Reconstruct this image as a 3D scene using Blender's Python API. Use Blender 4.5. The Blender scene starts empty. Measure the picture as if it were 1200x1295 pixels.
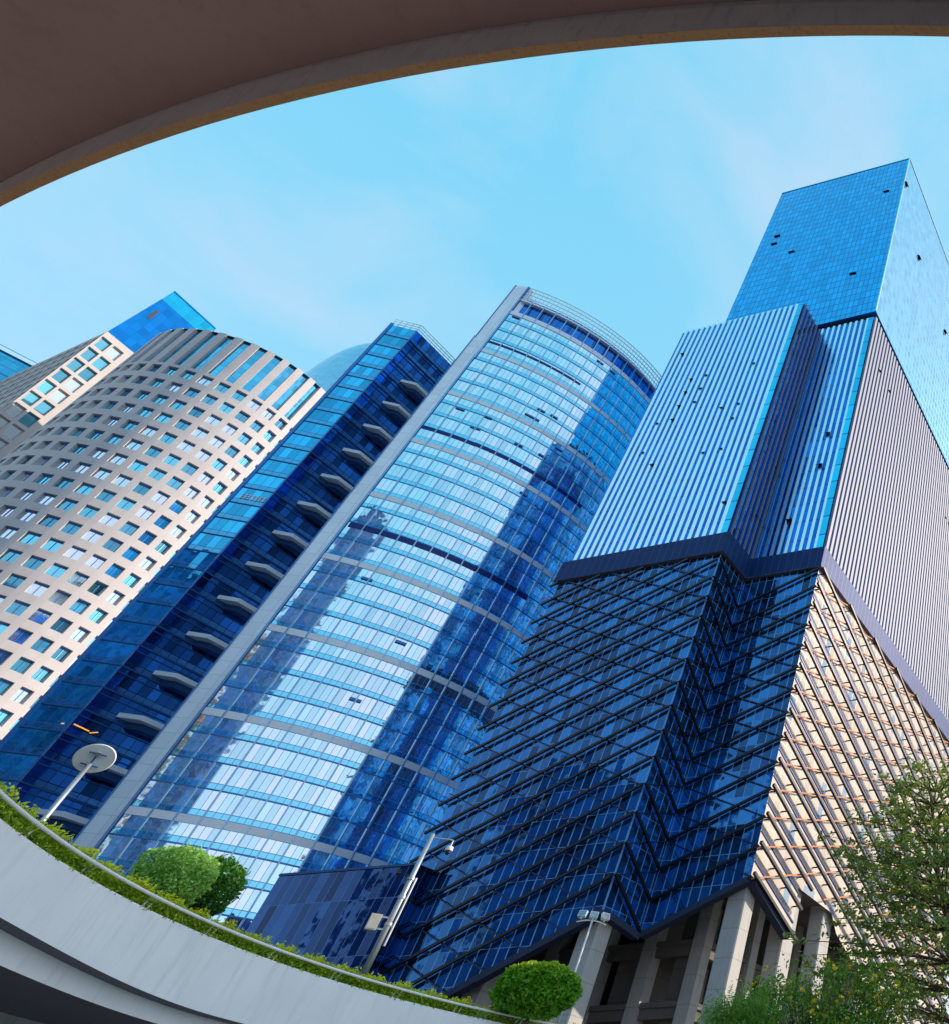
import bpy, math, random
from mathutils import Vector, Matrix, noise as mnoise
random.seed(7)
R = math.radians
scene = bpy.context.scene

# ------------------------------------------------------------------ camera, sky, sun, exposure
CAMZ = 1.6
cd = bpy.data.cameras.new('Camera')
cam = bpy.data.objects.new('Camera', cd)
scene.collection.objects.link(cam)
cam.location = (0, 0, CAMZ)
cam.rotation_euler = (R(90 + 42.3), 0, 0)
cd.sensor_width = 36.0
cd.lens = 36.0 * 996.0 / 1295.0
cd.shift_x = -(1293.0 - 600.0) / 1295.0
cd.shift_y = 0.0
cd.clip_start = 0.05
cd.clip_end = 9000
scene.camera = cam

SUN_AZ, SUN_EL = 62.0, 29.0
world = bpy.data.worlds.new('World')
scene.world = world
world.use_nodes = True
wn = world.node_tree
wn.nodes.clear()
w_out = wn.nodes.new('ShaderNodeOutputWorld')
w_bg = wn.nodes.new('ShaderNodeBackground')
w_sky = wn.nodes.new('ShaderNodeTexSky')
w_sky.sky_type = 'NISHITA'
w_sky.sun_disc = False
w_sky.sun_elevation = R(SUN_EL)
w_sky.sun_rotation = R(SUN_AZ)
w_sky.altitude = 0
w_sky.air_density = 1.0
w_sky.dust_density = 0.6
w_sky.ozone_density = 1.0
w_sep = wn.nodes.new('ShaderNodeSeparateColor'); wn.links.new(w_sky.outputs[0], w_sep.inputs[0])
w_comb = wn.nodes.new('ShaderNodeCombineColor')
# the photograph's sky is an even pale cyan: soften the contrast of each channel of the sky model
for i, (g, k) in enumerate(((1.25, 1.08), (0.24, 1.96), (0.16, 2.55))):
    pw_ = wn.nodes.new('ShaderNodeMath'); pw_.operation = 'POWER'; pw_.inputs[1].default_value = g
    ml_ = wn.nodes.new('ShaderNodeMath'); ml_.operation = 'MULTIPLY'; ml_.inputs[1].default_value = k
    wn.links.new(w_sep.outputs[i], pw_.inputs[0]); wn.links.new(pw_.outputs[0], ml_.inputs[0]); wn.links.new(ml_.outputs[0], w_comb.inputs[i])
w_mn = wn.nodes.new('ShaderNodeMath'); w_mn.operation = 'MINIMUM'   # keep the glow round the sun white, not pink
w_m9 = wn.nodes.new('ShaderNodeMath'); w_m9.operation = 'MULTIPLY'; w_m9.inputs[1].default_value = 0.86
wn.links.new(w_comb.inputs[1].links[0].from_socket, w_m9.inputs[0]); wn.links.new(w_m9.outputs[0], w_mn.inputs[1])
wn.links.new(w_comb.inputs[0].links[0].from_socket, w_mn.inputs[0]); wn.links.new(w_mn.outputs[0], w_comb.inputs[0])
# thin high cloud, placed by direction in the sky
w_tc = wn.nodes.new('ShaderNodeTexCoord')
w_map = wn.nodes.new('ShaderNodeMapping'); w_map.inputs['Scale'].default_value = (2.2, 2.2, 4.5)
w_map.inputs['Rotation'].default_value = (0.2, 0.5, 0.8); w_map.inputs['Location'].default_value = (0, 0, 0)
w_no = wn.nodes.new('ShaderNodeTexNoise'); w_no.inputs['Scale'].default_value = 1.7
w_no.inputs['Detail'].default_value = 7; w_no.inputs['Roughness'].default_value = 0.55; w_no.inputs['Distortion'].default_value = 0.5
w_cr = wn.nodes.new('ShaderNodeMapRange')
w_cr.inputs['From Min'].default_value = 0.44; w_cr.inputs['From Max'].default_value = 0.85
w_cr.inputs['To Min'].default_value = 0.0; w_cr.inputs['To Max'].default_value = 0.6
w_cm = wn.nodes.new('ShaderNodeMix'); w_cm.data_type = 'RGBA'
w_cm.inputs['B'].default_value = (2.15, 2.35, 2.78, 1)
wn.links.new(w_tc.outputs['Generated'], w_map.inputs['Vector'])
wn.links.new(w_map.outputs[0], w_no.inputs['Vector'])
wn.links.new(w_no.outputs[0], w_cr.inputs['Value'])
wn.links.new(w_cr.outputs[0], w_cm.inputs['Factor'])
wn.links.new(w_comb.outputs[0], w_cm.inputs['A'])
wn.links.new(w_cm.outputs['Result'], w_bg.inputs['Color'])
w_bg.inputs['Strength'].default_value = 0.15
wn.links.new(w_bg.outputs[0], w_out.inputs[0])

ld = bpy.data.lights.new('Sun', 'SUN'); ld.energy = 2.7; ld.angle = R(0.53); ld.color = (1.0, 0.81, 0.65)
sun = bpy.data.objects.new('Sun', ld); scene.collection.objects.link(sun)
sdir = Vector((math.sin(R(SUN_AZ)) * math.cos(R(SUN_EL)), math.cos(R(SUN_AZ)) * math.cos(R(SUN_EL)), math.sin(R(SUN_EL))))
sun.rotation_euler = sdir.to_track_quat('Z', 'Y').to_euler()
sun.location = sdir * 400

scene.view_settings.view_transform = 'Standard'
scene.view_settings.look = 'None'
scene.view_settings.exposure = 1.15
scene.view_settings.gamma = 1.0
scene.cycles.max_bounces = 8
scene.cycles.glossy_bounces = 5
scene.cycles.diffuse_bounces = 3
scene.cycles.transparent_max_bounces = 8

# ------------------------------------------------------------------ materials
def _nt(name):
    m = bpy.data.materials.new(name); m.use_nodes = True
    nt = m.node_tree; b = nt.nodes['Principled BSDF']
    return m, nt, b
def N(nt, t, **kw):
    n = nt.nodes.new(t)
    for k, v in kw.items(): setattr(n, k, v)
    return n
def math_n(nt, op, a, b=None, c=None):
    n = N(nt, 'ShaderNodeMath', operation=op)
    for i, v in enumerate((a, b, c)):
        if v is None: continue
        if isinstance(v, (int, float)): n.inputs[i].default_value = v
        else: nt.links.new(v, n.inputs[i])
    return n.outputs[0]
def mixc(nt, f, a, b, mode='MIX'):
    n = N(nt, 'ShaderNodeMix', data_type='RGBA', blend_type=mode)
    for k, v in (('Factor', f), ('A', a), ('B', b)):
        if isinstance(v, (int, float)): n.inputs[k].default_value = v
        elif isinstance(v, tuple): n.inputs[k].default_value = (*v[:3], 1)
        else: nt.links.new(v, n.inputs[k])
    return n.outputs['Result']

def simple(name, col, rough=0.6, metal=0.0, var=0.15, scale=3.0, bump=0.0, spec=0.5):
    m, nt, b = _nt(name)
    tc = N(nt, 'ShaderNodeTexCoord')
    no = N(nt, 'ShaderNodeTexNoise'); no.inputs['Scale'].default_value = scale; no.inputs['Detail'].default_value = 5
    nt.links.new(tc.outputs['Object'], no.inputs['Vector'])
    c = mixc(nt, no.outputs[0], tuple(x * (1 - var) for x in col), tuple(min(1, x * (1 + var)) for x in col))
    nt.links.new(c, b.inputs['Base Color'])
    b.inputs['Roughness'].default_value = rough; b.inputs['Metallic'].default_value = metal
    b.inputs['Specular IOR Level'].default_value = spec
    if bump:
        bp = N(nt, 'ShaderNodeBump'); bp.inputs['Strength'].default_value = bump; bp.inputs['Distance'].default_value = 0.05
        nt.links.new(no.outputs[0], bp.inputs['Height']); nt.links.new(bp.outputs[0], b.inputs['Normal'])
    return m

def concrete(name, col, streak=0.25, scale=1.0, rough=0.85, joint=0.0):
    """cast concrete: blotches plus vertical rain streaks with a shape of their own"""
    m, nt, b = _nt(name)
    tc = N(nt, 'ShaderNodeTexCoord')
    n1 = N(nt, 'ShaderNodeTexNoise'); n1.inputs['Scale'].default_value = 0.9 * scale; n1.inputs['Detail'].default_value = 6
    mp = N(nt, 'ShaderNodeMapping'); mp.inputs['Scale'].default_value = (3.5, 3.5, 0.35)
    n2 = N(nt, 'ShaderNodeTexNoise'); n2.inputs['Scale'].default_value = 1.3 * scale; n2.inputs['Detail'].default_value = 6; n2.inputs['Roughness'].default_value = 0.7
    n3 = N(nt, 'ShaderNodeTexNoise'); n3.inputs['Scale'].default_value = 25 * scale; n3.inputs['Detail'].default_value = 3
    nt.links.new(tc.outputs['Object'], n1.inputs['Vector']); nt.links.new(tc.outputs['Object'], mp.inputs['Vector'])
    nt.links.new(mp.outputs[0], n2.inputs['Vector']); nt.links.new(tc.outputs['Object'], n3.inputs['Vector'])
    c = mixc(nt, n1.outputs[0], tuple(x * 0.86 for x in col), tuple(min(1, x * 1.12) for x in col))
    s = math_n(nt, 'SMOOTH_MIN', math_n(nt, 'MULTIPLY', math_n(nt, 'MAXIMUM', math_n(nt, 'SUBTRACT', n2.outputs[0], 0.52), 0), 4 * streak), 0.6, 0.1)
    c = mixc(nt, s, c, tuple(x * 0.45 for x in col))
    if joint:   # pour lines of the formwork lifts
        sz = N(nt, 'ShaderNodeSeparateXYZ'); nt.links.new(tc.outputs['Object'], sz.inputs[0])
        zz = math_n(nt, 'FRACT', math_n(nt, 'DIVIDE', math_n(nt, 'ADD', sz.outputs[2], math_n(nt, 'MULTIPLY', n1.outputs[0], 0.05)), joint))
        c = mixc(nt, math_n(nt, 'MULTIPLY', math_n(nt, 'LESS_THAN', zz, 0.025), 0.5), c, tuple(x * 0.35 for x in col))
    nt.links.new(c, b.inputs['Base Color'])
    b.inputs['Roughness'].default_value = rough
    bp = N(nt, 'ShaderNodeBump'); bp.inputs['Strength'].default_value = 0.15; bp.inputs['Distance'].default_value = 0.03
    nt.links.new(n3.outputs[0], bp.inputs['Height']); nt.links.new(bp.outputs[0], b.inputs['Normal'])
    return m

def glass(name, col, pu, pv, line=(0.02, 0.05, 0.12), lw=(0.05, 0.05), var=0.25, tilt=0.02, rough=0.04,
          metal=0.9, span=0.0, span_col=None, pale=None, pale_amt=0.0, line_metal=0.3, wav=0.006, sub=1):
    """coated curtain-wall glass; UV is metres along the wall and metres up. Each pane has its own tint and tilt."""
    m, nt, b = _nt(name)
    uv = N(nt, 'ShaderNodeUVMap'); uv.uv_map = 'UVMap'
    sp = N(nt, 'ShaderNodeSeparateXYZ'); nt.links.new(uv.outputs[0], sp.inputs[0])
    U = math_n(nt, 'DIVIDE', sp.outputs[0], pu); V = math_n(nt, 'DIVIDE', sp.outputs[1], pv)
    fu = math_n(nt, 'FRACT', U); fv = math_n(nt, 'FRACT', V)
    iu = math_n(nt, 'FLOOR', U); iv = math_n(nt, 'FLOOR', V)
    cell = N(nt, 'ShaderNodeCombineXYZ'); nt.links.new(iu, cell.inputs[0]); nt.links.new(iv, cell.inputs[1])
    wn_ = N(nt, 'ShaderNodeTexWhiteNoise', noise_dimensions='3D'); nt.links.new(cell.outputs[0], wn_.inputs['Vector'])
    dark = tuple(x * (1 - var) for x in col); lite = tuple(min(1, x * (1 + var)) for x in col)
    c = mixc(nt, wn_.outputs['Value'], dark, lite)
    if pale:
        c = mixc(nt, math_n(nt, 'LESS_THAN', math_n(nt, 'FRACT', math_n(nt, 'MULTIPLY', wn_.outputs['Value'], 17.3)), pale_amt), c, pale)
    if span > 0:
        c = mixc(nt, math_n(nt, 'LESS_THAN', fv, span), c, span_col or dark)
    lu = math_n(nt, 'LESS_THAN', fu, lw[0] / pu); lv = math_n(nt, 'LESS_THAN', fv, lw[1] / pv)
    ln = math_n(nt, 'MAXIMUM', lu, lv)
    if span > 0:
        ln = math_n(nt, 'MAXIMUM', ln, math_n(nt, 'LESS_THAN', math_n(nt, 'ABSOLUTE', math_n(nt, 'SUBTRACT', fv, span)), 0.4 * lw[1] / pv))
    c = mixc(nt, ln, c, line)
    nt.links.new(c, b.inputs['Base Color'])
    nt.links.new(math_n(nt, 'MULTIPLY_ADD', ln, line_metal - metal, metal), b.inputs['Metallic'])
    nt.links.new(math_n(nt, 'MULTIPLY_ADD', ln, 0.4 - rough, rough), b.inputs['Roughness'])
    # pane tilt and roller-wave
    geo = N(nt, 'ShaderNodeNewGeometry')
    v1 = N(nt, 'ShaderNodeVectorMath', operation='SUBTRACT'); v1.inputs[1].default_value = (0.5, 0.5, 0.5)
    nt.links.new(wn_.outputs['Color'], v1.inputs[0])
    v2 = N(nt, 'ShaderNodeVectorMath', operation='SCALE'); v2.inputs['Scale'].default_value = tilt
    nt.links.new(v1.outputs[0], v2.inputs[0])
    nz = N(nt, 'ShaderNodeTexNoise'); nz.inputs['Scale'].default_value = 0.9; nz.inputs['Detail'].default_value = 2
    off = N(nt, 'ShaderNodeVectorMath', operation='MULTIPLY_ADD')
    off.inputs[1].default_value = (37.1, 17.7, 5.3)
    nt.links.new(cell.outputs[0], off.inputs[0]); nt.links.new(uv.outputs[0], off.inputs[2])
    nt.links.new(off.outputs[0], nz.inputs['Vector'])
    v3 = N(nt, 'ShaderNodeVectorMath', operation='SUBTRACT'); v3.inputs[1].default_value = (0.5, 0.5, 0.5)
    nt.links.new(nz.outputs['Color'], v3.inputs[0])
    v4 = N(nt, 'ShaderNodeVectorMath', operation='SCALE'); v4.inputs['Scale'].default_value = wav * 6
    nt.links.new(v3.outputs[0], v4.inputs[0])
    a1 = N(nt, 'ShaderNodeVectorMath', operation='ADD'); nt.links.new(geo.outputs['Normal'], a1.inputs[0]); nt.links.new(v2.outputs[0], a1.inputs[1])
    a2 = N(nt, 'ShaderNodeVectorMath', operation='ADD'); nt.links.new(a1.outputs[0], a2.inputs[0]); nt.links.new(v4.outputs[0], a2.inputs[1])
    nn = N(nt, 'ShaderNodeVectorMath', operation='NORMALIZE'); nt.links.new(a2.outputs[0], nn.inputs[0])
    nt.links.new(nn.outputs[0], b.inputs['Normal'])
    return m

def leaf_mat(name, c1, c2, trans=0.35, tip=None, tz=(0, 1)):
    m, nt, b = _nt(name)
    geo = N(nt, 'ShaderNodeNewGeometry')
    tc = N(nt, 'ShaderNodeTexCoord')
    no = N(nt, 'ShaderNodeTexNoise'); no.inputs['Scale'].default_value = 1.2; no.inputs['Detail'].default_value = 3
    nt.links.new(tc.outputs['Object'], no.inputs['Vector'])
    f = math_n(nt, 'MULTIPLY_ADD', geo.outputs['Random Per Island'], 0.6, math_n(nt, 'MULTIPLY', no.outputs[0], 0.4))
    c = mixc(nt, f, c1, c2)
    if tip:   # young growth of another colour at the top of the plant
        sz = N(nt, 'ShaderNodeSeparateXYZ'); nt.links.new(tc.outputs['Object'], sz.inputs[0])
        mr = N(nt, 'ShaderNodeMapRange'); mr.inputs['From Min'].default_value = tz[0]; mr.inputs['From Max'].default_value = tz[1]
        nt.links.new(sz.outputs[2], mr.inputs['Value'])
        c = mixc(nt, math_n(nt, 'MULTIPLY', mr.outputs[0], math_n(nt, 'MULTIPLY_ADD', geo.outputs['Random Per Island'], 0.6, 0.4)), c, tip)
    nt.links.new(c, b.inputs['Base Color']); b.inputs['Roughness'].default_value = 0.5
    tr = N(nt, 'ShaderNodeBsdfTranslucent'); nt.links.new(c, tr.inputs['Color'])
    mx = N(nt, 'ShaderNodeMixShader'); mx.inputs[0].default_value = trans
    out = nt.nodes['Material Output']
    nt.links.new(b.outputs[0], mx.inputs[1]); nt.links.new(tr.outputs[0], mx.inputs[2]); nt.links.new(mx.outputs[0], out.inputs[0])
    return m

M = {}
M['box_glass'] = glass('box_glass', (0.004, 0.46, 0.88), 1.1, 2.27, line=(0.004, 0.22, 0.60), lw=(0.16, 0.26), var=0.16, tilt=0.012, metal=0.95)
M['box_glass_side'] = glass('box_glass_side', (0.34, 0.74, 0.90), 1.5, 2.27, line=(0.05, 0.34, 0.62), lw=(0.30, 0.36), var=0.16, tilt=0.008, wav=0.002, metal=0.95)
M['fin_glass'] = glass('fin_glass', (0.003, 0.19, 0.60), 1.17, 3.6, line=(0.01, 0.05, 0.3), lw=(0.0, 0.15), var=0.2, tilt=0.015)
M['flank_glass'] = glass('flank_glass', (0.08, 0.34, 0.70), 1.6, 3.6, line=(0.02, 0.12, 0.40), lw=(0.2, 0.4), var=0.4, tilt=0.012, wav=0.003)
M['fin'] = simple('fin_metal', (0.72, 0.93, 1.0), rough=0.28, metal=0.97, var=0.06, scale=0.4)
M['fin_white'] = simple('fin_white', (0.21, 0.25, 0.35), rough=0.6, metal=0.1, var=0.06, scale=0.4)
M['corner_glass'] = glass('corner_glass', (0.02, 0.62, 0.95), 1.4, 3.6, line=(0.01, 0.2, 0.6), lw=(0.0, 0.2), var=0.15, tilt=0.015)
M['vent_blue'] = simple('vent_blue', (0.01, 0.03, 0.16), rough=0.4, metal=0.5, var=0.15)
M['band_panel'] = glass('band_panel', (0.012, 0.045, 0.16), 1.17, 9.0, line=(0.04, 0.11, 0.28), lw=(0.07, 0.0), var=0.08, tilt=0.004, rough=0.5, metal=0.1, line_metal=0.1)
M['band_panel'].node_tree.nodes['Principled BSDF'].inputs['Specular IOR Level'].default_value = 0.12
M['skirt_glass'] = glass('skirt_glass', (0.014, 0.12, 0.32), 1.17, 3.13, line=(0.16, 0.40, 0.72), lw=(0.13, 0.05), var=0.6, tilt=0.05, rough=0.06, metal=0.8, wav=0.01)
M['skirt_cream'] = glass('skirt_cream', (0.70, 0.60, 0.49), 1.4, 3.13, line=(0.4, 0.36, 0.38), lw=(0.05, 0.04), var=0.10, tilt=0.01, rough=0.06, metal=0.22, pale=(0.33, 0.42, 0.52), pale_amt=0.08)
M['lattice'] = simple('lattice_steel', (0.008, 0.010, 0.016), rough=0.4, metal=0.3, var=0.2)
M['lattice_thin'] = simple('lattice_thin_steel', (0.012, 0.03, 0.09), rough=0.4, metal=0.4, var=0.2)
M['edge_steel'] = simple('edge_steel', (0.03, 0.045, 0.09), rough=0.7, var=0.2, spec=0.2)
M['sunlit_bars'] = simple('sunlit_orange_steel', (0.55, 0.19, 0.05), rough=0.7, var=0.3, scale=1.5)  # dark steel bars with the orange of sunlight put into their colour
M['black'] = simple('black_gap', (0.006, 0.008, 0.012), rough=0.6, var=0.1)
M['brown_soffit'] = simple('brown_soffit', (0.16, 0.12, 0.12), rough=0.8, var=0.15)
M['concrete'] = concrete('column_concrete', (0.44, 0.44, 0.43), 0.45, 0.7, joint=2.7)
M['concrete_dark'] = concrete('core_concrete', (0.15, 0.14, 0.13), 0.4, 0.4, joint=2.9)
M['curved_glass'] = glass('curved_glass', (0.62, 0.88, 0.98), 0.7512, 3.1, line=(0.10, 0.36, 0.66), lw=(0.05, 0.10), var=0.10, tilt=0.018, span=0.24, span_col=(0.24, 0.72, 0.90), pale=(0.82, 0.94, 1.0), pale_amt=0.35, metal=0.95)
M['curved_dark'] = glass('curved_dark', (0.03, 0.16, 0.50), 0.7512, 3.6, line=(0.10, 0.36, 0.7), lw=(0.06, 0.1), var=0.35, tilt=0.02)
M['mullion_blue'] = simple('mullion_blue', (0.06, 0.20, 0.48), rough=0.35, metal=0.5, var=0.1)
M['mullion_pale'] = simple('mullion_pale', (0.30, 0.50, 0.70), rough=0.3, metal=0.7, var=0.1)
M['band_white'] = simple('band_white', (0.84, 0.88, 0.92), rough=0.45, metal=0.2, var=0.06, scale=0.3)
M['pier'] = glass('pier_panel', (0.80, 0.88, 0.94), 1.6, 2.0, line=(0.5, 0.58, 0.68), lw=(0.05, 0.05), var=0.05, tilt=0.006, rough=0.4, metal=0.25)
M['dark_glass'] = glass('dark_glass', (0.02, 0.14, 0.46), 1.1, 2.99, line=(0.002, 0.012, 0.05), line_metal=0.9, lw=(0.06, 0.1), var=0.7, tilt=0.025, span=0.25, span_col=(0.05, 0.20, 0.48), metal=0.9)
M['cyan_glass'] = glass('cyan_glass', (0.05, 0.48, 0.80), 1.0, 2.99, line=(0.02, 0.16, 0.36), lw=(0.05, 0.1), var=0.3, tilt=0.03, span=0.26, span_col=(0.10, 0.40, 0.66), metal=0.95)
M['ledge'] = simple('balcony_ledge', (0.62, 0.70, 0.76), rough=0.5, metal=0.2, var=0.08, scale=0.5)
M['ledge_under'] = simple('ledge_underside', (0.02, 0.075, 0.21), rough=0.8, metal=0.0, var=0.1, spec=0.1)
M['stone'] = concrete('beige_stone', (0.52, 0.505, 0.515), 0.10, 0.3, 0.75)
M['stone_back'] = concrete('beige_stone_light', (0.50, 0.47, 0.46), 0.06, 0.3, 0.7)
M['window'] = glass('window_glass', (0.20, 0.60, 0.82), 2.2, 2.98, line=(0.05, 0.3, 0.6), lw=(0.0, 0.0), var=0.45, tilt=0.05, metal=0.92, wav=0.001, pale=(0.86, 0.93, 0.96), pale_amt=0.38)
M['crown_glass'] = glass('crown_glass', (0.12, 0.58, 0.84), 1.2, 1.8, line=(0.10, 0.36, 0.62), lw=(0.05, 0.05), var=0.25, tilt=0.03, metal=0.92)
M['pent_blue'] = glass('penthouse_blue', (0.01, 0.26, 0.72), 2.0, 2.4, line=(0.002, 0.04, 0.2), line_metal=0.95, lw=(0.08, 0.08), var=0.15, tilt=0.01, metal=0.92)
M['pent_cyan'] = glass('penthouse_cyan', (0.02, 0.52, 0.80), 2.0, 2.2, line=(0.004, 0.1, 0.3), line_metal=0.95, lw=(0.08, 0.08), var=0.15, tilt=0.01, metal=0.92)
M['far_cyan'] = glass('far_cyan', (0.04, 0.42, 0.66), 2.2, 3.0, line=(0.02, 0.2, 0.45), lw=(0.1, 0.5), var=0.15, tilt=0.01, metal=0.9)
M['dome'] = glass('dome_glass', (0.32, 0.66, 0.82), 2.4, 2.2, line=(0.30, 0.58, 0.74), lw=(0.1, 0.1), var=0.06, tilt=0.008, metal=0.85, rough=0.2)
M['annex_glass'] = glass('annex_glass', (0.02, 0.06, 0.16), 1.1, 5.4, line=(0.10, 0.2, 0.42), lw=(0.08, 0.05), line_metal=0.9, var=0.5, tilt=0.05, rough=0.05, metal=0.97, wav=0.012)
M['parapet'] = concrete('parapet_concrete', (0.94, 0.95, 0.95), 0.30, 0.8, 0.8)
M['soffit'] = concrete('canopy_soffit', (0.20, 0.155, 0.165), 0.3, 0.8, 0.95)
M['soffit_shade'] = concrete('soffit_shade', (0.13, 0.13, 0.15), 0.3, 0.6, 0.9)  # parapet concrete darkened: shade under the overhang put into the colour
M['lip_grey'] = concrete('lip_grey', (0.50, 0.53, 0.62), 0.6, 3.0, 0.9)
M['lip_brown'] = concrete('lip_brown', (0.25, 0.165, 0.09), 1.2, 7.0, 0.95)
M['rail'] = simple('rail_paint', (0.90, 0.88, 0.87), rough=0.4, metal=0.0, var=0.12, scale=4)
M['pole'] = simple('pole_galvanised', (0.42, 0.46, 0.50), rough=0.4, metal=0.6, var=0.15, scale=2)
M['white'] = simple('white_enamel', (0.72, 0.76, 0.78), rough=0.35, var=0.08, scale=4)
M['lens'] = simple('lamp_glass', (0.30, 0.36, 0.42), rough=0.15, metal=0.5, var=0.1)
m_, nt_, b_ = _nt('lit_strip'); b_.inputs['Base Color'].default_value = (0.9, 0.45, 0.05, 1); b_.inputs['Emission Color'].default_value = (1.0, 0.42, 0.04, 1); b_.inputs['Emission Strength'].default_value = 0.4
M['lit'] = m_
M['bark'] = simple('bark', (0.10, 0.055, 0.045), rough=0.9, var=0.4, scale=6, bump=0.4)
M['leaf_tree'] = leaf_mat('leaf_tree', (0.05, 0.15, 0.03), (0.34, 0.42, 0.07))
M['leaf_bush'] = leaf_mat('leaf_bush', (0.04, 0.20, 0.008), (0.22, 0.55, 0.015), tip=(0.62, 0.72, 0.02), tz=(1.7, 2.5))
M['leaf_varieg'] = leaf_mat('leaf_variegated', (0.05, 0.32, 0.02), (0.66, 0.92, 0.24))
M['leaf_dark'] = leaf_mat('leaf_dark', (0.02, 0.12, 0.012), (0.10, 0.32, 0.03))
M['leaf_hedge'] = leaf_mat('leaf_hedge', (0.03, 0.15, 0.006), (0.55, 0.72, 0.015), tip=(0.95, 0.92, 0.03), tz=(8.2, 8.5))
M['leaf_feather'] = leaf_mat('leaf_feather', (0.06, 0.22, 0.02), (0.26, 0.50, 0.05))
M['petal'] = simple('yellow_petal', (0.80, 0.55, 0.02), rough=0.6, var=0.1)
M['asphalt'] = simple('street_paving', (0.07, 0.07, 0.075), rough=0.9, var=0.2, scale=0.3)
M['plaza'] = simple('plaza_paving', (0.52, 0.46, 0.42), rough=0.8, var=0.2, scale=0.8)
M['office_glass'] = glass('office_glass', (0.04, 0.14, 0.36), 1.6, 3.4, line=(0.12, 0.16, 0.24), lw=(0.14, 0.5), var=0.5, tilt=0.02, metal=0.6)
M['bounce_wall'] = glass('bounce_wall', (0.80, 0.86, 0.9), 1.6, 3.4, line=(0.5, 0.5, 0.5), lw=(0.12, 0.3), var=0.06, tilt=0.01, metal=0.85, rough=0.2)  # face of the added shade block, pale to reflect skylight onto the parapet
M['office_brown'] = glass('office_brown', (0.10, 0.07, 0.055), 1.8, 3.4, line=(0.42, 0.30, 0.2), lw=(0.3, 0.6), var=0.6, tilt=0.02, metal=0.4)

# ------------------------------------------------------------------ mesh helpers
V3 = Vector
OFF = {}
class MB:
    def __init__(s): s.v = []; s.f = []; s.uv = []; s.smooth = False
    def face(s, pts, uv=None):
        i = len(s.v); s.v.extend(V3(p) for p in pts); s.f.append(tuple(range(i, i + len(pts))))
        s.uv.append(uv if uv else [(0, 0)] * len(pts))
    def wall(s, p, q, z0, z1, u0=0.0):
        w = math.hypot(q[0] - p[0], q[1] - p[1])
        s.face([(p[0], p[1], z0), (q[0], q[1], z0), (q[0], q[1], z1), (p[0], p[1], z1)], [(u0, z0), (u0 + w, z0), (u0 + w, z1), (u0, z1)])
    def obox(s, c, a, b, d):   # centre and three half axes
        c, a, b, d = V3(c), V3(a), V3(b), V3(d)
        if a.cross(b).dot(d) < 0: d = -d
        P = [c + sx * a + sy * b + sz * d for sz in (-1, 1) for sy in (-1, 1) for sx in (-1, 1)]
        for q in ((0, 2, 3, 1), (4, 5, 7, 6), (0, 1, 5, 4), (2, 6, 7, 3), (0, 4, 6, 2), (1, 3, 7, 5)): s.face([P[i] for i in q])
    def bar(s, p, q, w, h, n):  # beam p-q: half width w in plane, half depth h along n
        p, q, n = V3(p), V3(q), V3(n).normalized(); d = (q - p)
        if d.length < 1e-4: return
        t = d.normalized().cross(n).normalized()
        s.obox((p + q) / 2, d / 2, t * w, n * h)
    def box(s, x0, x1, y0, y1, z0, z1):
        s.obox(((x0 + x1) / 2, (y0 + y1) / 2, (z0 + z1) / 2), ((x1 - x0) / 2, 0, 0), (0, (y1 - y0) / 2, 0), (0, 0, (z1 - z0) / 2))
    def tube(s, pts, rs, n=10, cap=True):
        pts = [V3(p) for p in pts]; rings = []
        for i, p in enumerate(pts):
            d = (pts[min(i + 1, len(pts) - 1)] - pts[max(i - 1, 0)]).normalized()
            a = d.cross(V3((0, 0, 1)) if abs(d.z) < 0.9 else V3((1, 0, 0))).normalized(); b = d.cross(a)
            r = rs[i] if isinstance(rs, (list, tuple)) else rs
            k0 = len(s.v)
            for k in range(n):
                t = 2 * math.pi * k / n; s.v.append(p + (a * math.cos(t) + b * math.sin(t)) * r)
            rings.append(k0)
        for i in range(len(rings) - 1):
            for k in range(n):
                k2 = (k + 1) % n
                s.f.append((rings[i] + k, rings[i] + k2, rings[i + 1] + k2, rings[i + 1] + k)); s.uv.append([(0, 0)] * 4)
        if cap:
            s.f.append(tuple(rings[0] + k for k in range(n))[::-1]); s.uv.append([(0, 0)] * n)
            s.f.append(tuple(rings[-1] + k for k in range(n))); s.uv.append([(0, 0)] * n)
    def prism(s, poly, z0, z1, cap=True):
        n = len(poly); u = 0
        for i in range(n):
            p, q = poly[i], poly[(i + 1) % n]
            s.wall(p, q, z0, z1, u); u += math.hypot(q[0] - p[0], q[1] - p[1])
        if cap:
            s.face([(p[0], p[1], z1) for p in poly]); s.face([(p[0], p[1], z0) for p in poly][::-1])
    def build(s, name, mat, parent=None, smooth=False):
        o0 = OFF.get(parent.name, V3((0, 0, 0))) if parent else V3((0, 0, 0))
        me = bpy.data.meshes.new(name)
        me.from_pydata([tuple(p - o0) for p in s.v], [], s.f)
        ul = me.uv_layers.new(name='UVMap')
        flat = [c for fuv in s.uv for xy in fuv for c in xy]
        ul.data.foreach_set('uv', flat)
        me.materials.append(mat)
        if smooth: me.polygons.foreach_set('use_smooth', [True] * len(me.polygons))
        me.update()
        o = bpy.data.objects.new(name, me); scene.collection.objects.link(o)
        if parent: o.parent = parent
        OFF[o.name] = o0
        return o
def tag(o, label=None, cat=None, group=None, kind=None):
    for k, v in (('label', label), ('category', cat), ('group', group), ('kind', kind)):
        if v: o[k] = v
    return o
def thing(name, loc, label, cat, group=None):
    o = bpy.data.objects.new(name, None); scene.collection.objects.link(o)
    o.location = loc; o.empty_display_size = 0.5; OFF[o.name] = V3(loc)
    return tag(o, label, cat, group)
def P2(p, d, u): return (p[0] + d[0] * u, p[1] + d[1] * u)
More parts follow.
